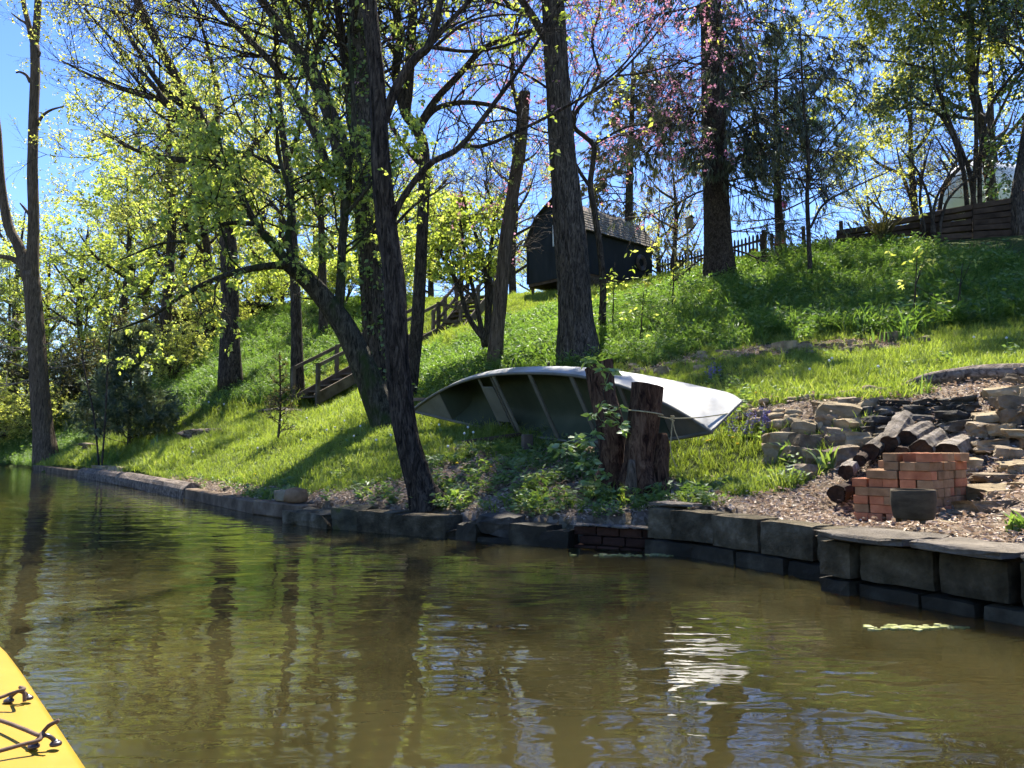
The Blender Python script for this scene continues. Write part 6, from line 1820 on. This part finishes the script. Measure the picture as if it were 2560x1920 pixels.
rg = np.random.default_rng(21)
Mx = 520000
SX = rg.uniform(-21, 9.5, Mx); SY = rg.uniform(3.6, 33, Mx)
px_, _, _ = proj(np.stack([SX, SY, np.ones(Mx)], -1))
ok = (px_ > -330) & (px_ < 2900) & (shore_dist(SX, SY) > .17)
SX, SY = SX[ok], SY[ok]
SZ = ground(SX, SY); lw, mu, ta = cover(SX, SY, SZ)
A0_ = 30.5 * 29.4 / Mx
def pick(mask, dens):
    p = np.where(mask, dens * A0_, 0); return rg.random(len(SX)) < p
patch = np.sin(SX * 1.3 + np.sin(SY * 1.1) * 2) * np.cos(SY * .9 + SX * .4)
dn = np.where(lw, 1, 1) * np.clip(420 * (9 / np.maximum(SY, 6)) ** 1.15, 110, 520)
k = pick(lw | (ta & ((SY > 20.5) & (SX > 1.5) | (SY > 22) & (SX > -4))), dn)
P = np.stack([SX, SY, SZ - .01], -1)[k]
grass_kinds = [blade_mesh('grass_tuft', 13, .085, .0075, .55, .028, s_, 'grass_lawn') for s_ in range(4)] + [blade_mesh('grass_tuft', 9, .13, .008, .5, .02, 9, 'grass_lawn')]
scatter('lawn_grass', grass_kinds, P, rg.uniform(0, 6.28, len(P)), (rg.uniform(.6, 1.25, len(P)) * np.clip(P[:, 1] / 11, 1, 1.7) * (1 + .25 * patch[k])), 'bright green lawn grass sloping down to the water', 'grass', .2, 1)
crest = (SY > 20.5) & (SX > 1.5) | (SY > 22) & (SX > -4)
k = pick(ta & ~crest, np.clip(150 * (13 / np.maximum(SY, 9)) ** 1.0, 45, 170))
P = np.stack([SX, SY, SZ - .02], -1)[k]
tall_kinds = [blade_mesh('tall_tuft', 11, .36, .016, .95, .04, s_ + 30, 'grass_tall', 5, 1.3) for s_ in range(3)] + [weed_mesh('tall_weed', 41, .34, 7, .085, 'grass_tall', 5), weed_mesh('tall_weed', 42, .26, 6, .07, 'weed_leaf', 5), blade_mesh('tall_tuft', 14, .22, .012, .8, .04, 44, 'grass_tall', 4)]
scatter('tall_grass', tall_kinds, P, rg.uniform(0, 6.28, len(P)), rg.uniform(.55, 1.2, len(P)) * (1 + .3 * patch[k]), 'rank arching grass and weeds covering the hillside', 'grass', .15, 2)
wd = (mu & (SX < 1.55)) | (lw & (np.abs(SX) < 3) & (SY < 8.6) & (patch > -.2))
pw = np.where(mu, np.clip(85 * (.5 + patch), 12, 105), 30)
k = pick(wd | (lw & (rg.random(len(SX)) < .06)), pw)
P = np.stack([SX, SY, SZ - .005], -1)[k]
weed_kinds = [weed_mesh('weed', 60 + s_, .12, 5, .06, 'weed_leaf', 5) for s_ in range(4)] + [blade_mesh('weed_grass', 8, .14, .009, .7, .02, 66, 'grass_lawn')]
scatter('bank_weeds', weed_kinds, P, rg.uniform(0, 6.28, len(P)), rg.uniform(.5, 1.3, len(P)), 'low broad-leaved weeds on the bare bank below the canoe', 'weeds', .2, 3)
k = pick(mu, np.where(SX > 1.2, 430, 260)) | pick(lw & (SY < 8.5), np.full(len(SX), 6.0))
P = np.stack([SX, SY, SZ + .004], -1)[k]
scatter('leaf_litter', [litter_mesh('dry_leaf', 80 + s_, .04) for s_ in range(5)], P, rg.uniform(0, 6.28, len(P)), rg.uniform(.5, 1.35, len(P)), 'dry pale leaf litter and wood chips on the bare bank', 'leaf litter', .25, 4)
# ivy and creepers at the feet of the spruce and the fence
k = pick(ta & (SY > 16) & (SX > .5) & (SY < 21.5), np.full(len(SX), 14.0))
P = np.stack([SX, SY, SZ + .02], -1)[k]
scatter('crest_weeds', [weed_mesh('crest_weed', 90 + s_, .3, 8, .10, 'grass_tall', 4) for s_ in range(3)], P, rg.uniform(0, 6.28, len(P)), rg.uniform(.5, 1.2, len(P)), 'leafy weeds crowding the crest below the fence and shed', 'weeds', .2, 5)

# ------------------------------------------------------------------ single plants
def flower_thing(name, px, py, label, cat, group, kind):
    b = hit(px, py); mb = MB(); rg_ = np.random.default_rng(int(px * 7 + py))
    h = .14 if kind == 'seed' else .07
    h *= b[1] / 9 if b[1] > 9 else 1
    tp_ = b + [rg_.normal() * .015, rg_.normal() * .015, h]
    e = empty(name, b, label, cat, group)
    MB().tube(catmull([b, (b + tp_) / 2 + [.006, 0, 0], tp_], 5), .0025, 4).build('stem', 'leaf_vine', e)
    r_ = (.013 if kind == 'seed' else .014) * max(1, b[1] / 11)
    V, F = rock((r_, r_, r_ * (1 if kind == 'seed' else .45)), 3, 2, .1, .03)
    MB().add(V + tp_, F).build('head', 'seed_white' if kind == 'seed' else 'petal_yellow', e, smooth=True)
for px, py in [(1088, 1060), (1098, 1092), (1168, 1098), (1178, 1112), (982, 1118), (900, 1095), (880, 1120), (815, 1105), (835, 1098), (750, 1130), (860, 1082), (1120, 1150), (640, 1150), (478, 1150), (560, 1040), (520, 1035), (770, 1075), (700, 1080), (1160, 1115), (940, 1130), (480, 1160), (1110, 1075),
               (2090, 925), (2075, 932), (2025, 955), (2440, 872), (2200, 950), (1950, 945), (2520, 875)]:
    flower_thing('dandelion_clock', px, py, 'white dandelion seed head in the grass', 'dandelion', 'white dandelion seed heads in the grass', 'seed')
for px, py in [(1165, 1135), (1145, 1175), (1152, 1190), (1225, 1185), (1110, 1215), (1060, 1180), (1850, 997), (1890, 998), (1778, 1118), (1840, 1128), (1715, 1110), (1775, 1120), (1832, 1112), (1870, 1005), (640, 1200), (1250, 1120), (1100, 1235)]:
    flower_thing('dandelion_flower', px, py, 'yellow dandelion flower in the grass', 'dandelion', 'yellow dandelion flowers in the grass', 'bloom')

def bugle(px0, px1, py0, py1, n_, label, seed):
    rg_ = np.random.default_rng(seed); mb = MB(); mg = MB(); c = hit((px0 + px1) / 2, (py0 + py1) / 2)
    e = empty('bugle_patch', c, label, 'flowers')
    for _ in range(n_):
        b = hit(rg_.uniform(px0, px1), rg_.uniform(py0, py1)); h = rg_.uniform(.09, .17) * (1 if b[1] < 9 else 1.2)
        tp_ = b + [rg_.normal() * .015, rg_.normal() * .015, h]
        k = 16; t_ = rg_.uniform(.25, 1, k)[:, None]; a_ = rg_.uniform(0, 6.28, k)
        Pq = b * (1 - t_) + tp_ * t_
        D = np.stack([np.cos(a_), np.sin(a_), np.full(k, .3)], 1)
        mb.add(*diamonds(Pq, D, rnd_dirs(rg_, k, .2, 1), .022 * (1.3 - t_[:, 0] * .6), .017))
        k = 5; a_ = rg_.uniform(0, 6.28, k); D = np.stack([np.cos(a_), np.sin(a_), np.full(k, .3)], 1)
        mg.add(*diamonds(np.repeat(b[None], k, 0), D, rnd_dirs(rg_, k, .6, 1), .07, .035))
    o = mb.build('flower_spikes', 'petal_purple', e, c); o['kind'] = 'stuff'
    o = mg.build('leaves', 'leaf_vine', e, c); o['kind'] = 'stuff'
bugle(1800, 1925, 1050, 1100, 48, 'patch of purple flower spikes between the canoe tip and the stones', 1)
bugle(1765, 1815, 935, 958, 14, 'small purple flower patch on the terrace lawn', 2)

# vine climbing the taller stump
e = empty('vine', hit(1480, 1255), 'leafy green vine climbing the taller stump', 'vine')
vp = [(1478, 1262), (1490, 1220), (1482, 1180), (1500, 1130), (1478, 1090), (1505, 1050), (1520, 1020), (1508, 980), (1520, 940), (1500, 905), (1475, 895)]
PV = catmull([W(a_, b_, 6.46 if b_ > 950 else 6.6) for a_, b_ in vp], 60)
MB().tube(PV, .005, 6).build('stem', 'bark_dark', e)
rg = np.random.default_rng(8)
Pl = []; Dl = []
for (a_, b_) in [(1475, 898), (1488, 905), (1462, 903), (1505, 925), (1520, 962), (1530, 925), (1500, 1015), (1482, 1035), (1530, 1030), (1545, 1020), (1490, 1080), (1512, 1060), (1470, 1105), (1462, 1112), (1400, 1112), (1385, 1118), (1420, 1120), (1408, 1130), (1455, 1140), (1480, 1150), (1462, 1160), (1478, 1180), (1500, 1178), (1468, 1205), (1500, 1205), (1520, 1190), (1480, 1232), (1510, 1228), (1460, 1250), (1550, 1058), (1560, 1075), (1440, 1090)]:
    c = W(a_, b_, 6.42); near = PV[np.argmin(np.linalg.norm(PV - c, axis=1))]
    MB().tube(catmull([near, (near + c) / 2 + [0, 0, .02], c], 6), .0025, 4).build('petiole', 'leaf_vine', e)
    for q in range(8):
        Pl.append(c + rg.normal(size=3) * [.014, .02, .01]); an_ = rg.uniform(0, 6.28); Dl.append((math.cos(an_), math.sin(an_) * .7 - .3, rg.uniform(-.7, .25)))
Pl, Dl = np.array(Pl), np.array(Dl)
V, F = diamonds(Pl, Dl, rnd_dirs(rg, len(Pl), .2, 1), rg.uniform(.055, .095, len(Pl)), rg.uniform(.034, .052, len(Pl)), .1)
mb = MB().add(V, F); o = mb.build('leaves', 'leaf_vine', e); o['kind'] = 'stuff'

# bright seedlings on the hillside
def seedling(px, py, h, spread, n_, label, size=.11, mat='leaf_yellow', seed=0):
    b = hit(px, py); t = Tree(seed + int(px)); d = b[1]
    q = t.limb([b, b + [.02, -.1, h * .5], b + [.05, -.15, h]], [.012, .009, .005], n=10, sides=6)
    k = n_
    P = b + np.array([0, -.1, h * .75]) + t.np.normal(size=(k, 3)) * [spread, spread * .7, h * .28]
    for p in P[::3]:
        t.limb([q[0][5], p], [.005, .002], n=5, sides=4)
    P = np.repeat(P, 4, 0) + t.np.normal(size=(k * 4, 3)) * .035
    D = rnd_dirs(t.np, len(P), -.9, .2)
    lv = diamonds(P, D, rnd_dirs(t.np, len(P), .2, 1), t.np.uniform(.6, 1.2, len(P)) * size, t.np.uniform(.3, .5, len(P)) * size)
    t.build('seedling_tree', b, label, 'bark_dark', [('leaves', mat, lv)], cat='seedling')
seedling(1680, 790, 1.5, .35, 30, 'bright yellow-green seedling standing out on the hillside right of the shed', .13)
seedling(1530, 830, 1.3, .25, 16, 'small bright seedling beside the redbud stem', .12, 'leaf_maple')
seedling(1600, 860, .9, .4, 18, 'low leafy seedling above the canoe', .11, 'leaf_maple')
seedling(1455, 860, 1.0, .2, 9, 'thin seedling in front of the oak trunk', .1, 'leaf_maple')
seedling(2280, 830, 1.2, .22, 16, 'pale seedling at the foot of the shaded hillside', .10, 'leaf_spring')
seedling(2390, 790, .8, .25, 10, 'small seedling in the shaded hillside on the right', .10, 'leaf_spring')

for px, py, s_, lb in [(515, 1087, .3, 'low bark mound on the lawn left of the small cedar'), (702, 1036, .36, 'low bark mound on the lawn below the stairs'), (240, 1118, .3, 'brown rock beside the thin bare stems')]:
    h = hit(px, py); V, F = rock((s_ * 1.3, s_ * .6, s_ * .3), int(px), 4, .4, .2)
    tag(MB().add(V @ yawmat(.4).T + h + [0, 0, .03], F).build('bark_mound' if px != 240 else 'rock', 'bark_drift' if px != 240 else 'stone_grey'), lb, 'mound' if px != 240 else 'rock')
# clumps of long arching leaves
def clump(px, py, n_, h, label, mat='grass_tall', name='leaf_clump', cat='plant', lean=.8, w=.03):
    b = hit(px, py)
    me_ = blade_mesh('leaves', n_, h, w, lean, .06 * h / .4, int(px), mat, 6, 1.2)
    tag(link(name, me_, mat, None, b, (0, 0, random.uniform(0, 6))), label, cat)
clump(285, 1170, 40, .55, 'clump of long arching leaves at the water below the young cedar', w=.04)
clump(235, 1165, 26, .45, 'clump of arching leaves at the water left of the bigger one', w=.04)
clump(390, 1125, 18, .5, 'clump of arching leaves right of the feathery cedar', w=.035)
clump(2250, 855, 16, .6, 'clump of arching leaves beside the big boulder of the rubble row')
clump(2200, 858, 9, .35, 'upright tuft of sword leaves in the rubble row', lean=.2)
clump(2310, 985, 8, .26, 'tuft of thin blades growing beside the driftwood log', lean=.3, w=.014)
clump(1960, 1150, 14, .22, 'bright leafy tuft against the left stones of the fire pit', w=.03)
clump(2065, 1170, 14, .2, 'bright leafy tuft between the stones and the brick stack', w=.04, mat='weed_leaf')
clump(2540, 1330, 24, .14, 'leafy tuft on the wall top at the right edge', w=.025, mat='weed_leaf')
clump(1740, 1238, 20, .17, 'leafy tuft on the bank right of the stumps', w=.025, mat='weed_leaf')
yb = W(2205, 590, 18.3); yb[2] = gz(yb[0], yb[1]) 
yt = np.array([yb[0], yb[1], max(yb[2], W(2205, 600, 18.3)[2] - .1)])
me_ = blade_mesh('leaves', 90, .85, .045, .75, .05, 4, 'needle_bronze', 4, .3)
tag(link('yucca', me_, 'needle_bronze', None, yt), 'spiky dark yucca in front of the hilltop wall', 'yucca')

# ------------------------------------------------------------------ small things at the water
def algae(px, py, lx, ly, label, seed):
    r = ray(px, py); c = np.array([0, 0, CAM_H]) + r * (-CAM_H / r[2]); rg_ = np.random.default_rng(seed); mb = MB()
    for _ in range(int(170 * lx)):
        q = c + np.array([rg_.normal() * lx * .3, rg_.normal() * ly * .55, 0]); n_ = 7; a_ = np.arange(n_) * 6.283 / n_; rr = rg_.uniform(.003, .017) * rg_.uniform(.6, 1.3, n_)
        V = np.stack([q[0] + rr * 1.5 * np.cos(a_), q[1] + rr * np.sin(a_), np.full(n_, .003 + rg_.uniform(0, .004))], 1)
        V = np.vstack([V, V * [1, 1, 0] + [0, 0, -.004]]); i_ = np.arange(n_); j_ = (i_ + 1) % n_
        mb.add(V, [tuple(range(n_))], np.stack([i_, i_ + n_, j_ + n_, j_], 1))
    o = tag(mb.build('algae_patch', 'algae'), label, 'algae')
algae(1700, 1388, 1.0, .05, 'long pale algae raft floating along the block wall', 1)
algae(2295, 1570, .35, .035, 'small algae raft floating in open water', 2)
algae(2158, 1450, .12, .05, 'yellow-green algae patch in the corner of the wall pier', 3)
algae(2570, 1520, .2, .03, 'algae patch at the wall by the right edge', 4)
algae(1180, 1334, .3, .04, 'tiny pale algae raft below the stone edging', 5)

def twig(paths, d, r, label):
    mb = MB()
    for q in paths:
        P = catmull([W(*(p if len(p) > 2 else (*p, d))) for p in q], 16); mb.tube(P, np.linspace(r, r * .35, 16), 6)
    tag(mb.build('twig', 'twig_pale', smooth=True), label, 'twig', None)
twig([[(2250, 1340, 4.0), (2300, 1362, 3.85), (2380, 1372, 3.75), (2440, 1400, 3.65), (2490, 1455, 3.6)], [(2312, 1362, 3.85), (2295, 1385, 3.8), (2255, 1396, 3.78)], [(2300, 1362, 3.85), (2292, 1378, 3.83)]], 3.9, .0075, 'long pale twig hanging over the concrete wall')
twig([[(2440, 1350, 3.6), (2500, 1370, 3.5), (2560, 1400, 3.45), (2620, 1440, 3.4)], [(2470, 1372, 3.5), (2520, 1375, 3.48), (2546, 1398, 3.45)], [(2505, 1370, 3.5), (2515, 1440, 3.42), (2480, 1430, 3.42)], [(2450, 1380, 3.52), (2452, 1430, 3.5)]], 3.5, .006, 'tangled pale twigs hanging over the wall at the right edge')
twig([[(2060, 1338, 4.6), (2070, 1348, 4.55), (2078, 1360, 4.5)]], 4.5, .003, 'tiny twig leaning on the block wall')
twig([[(2465, 1262, 4.9), (2490, 1300, 4.8), (2500, 1310, 4.75)], [(2480, 1285, 4.8), (2530, 1255, 4.85)]], 4.8, .008, 'forked pale stick lying on the slab steps')
twig([[(2460, 1225, 5.2), (2520, 1262, 5.0), (2545, 1285, 4.9)]], 5, .006, 'thin pale stick lying on the leaf litter at the right')
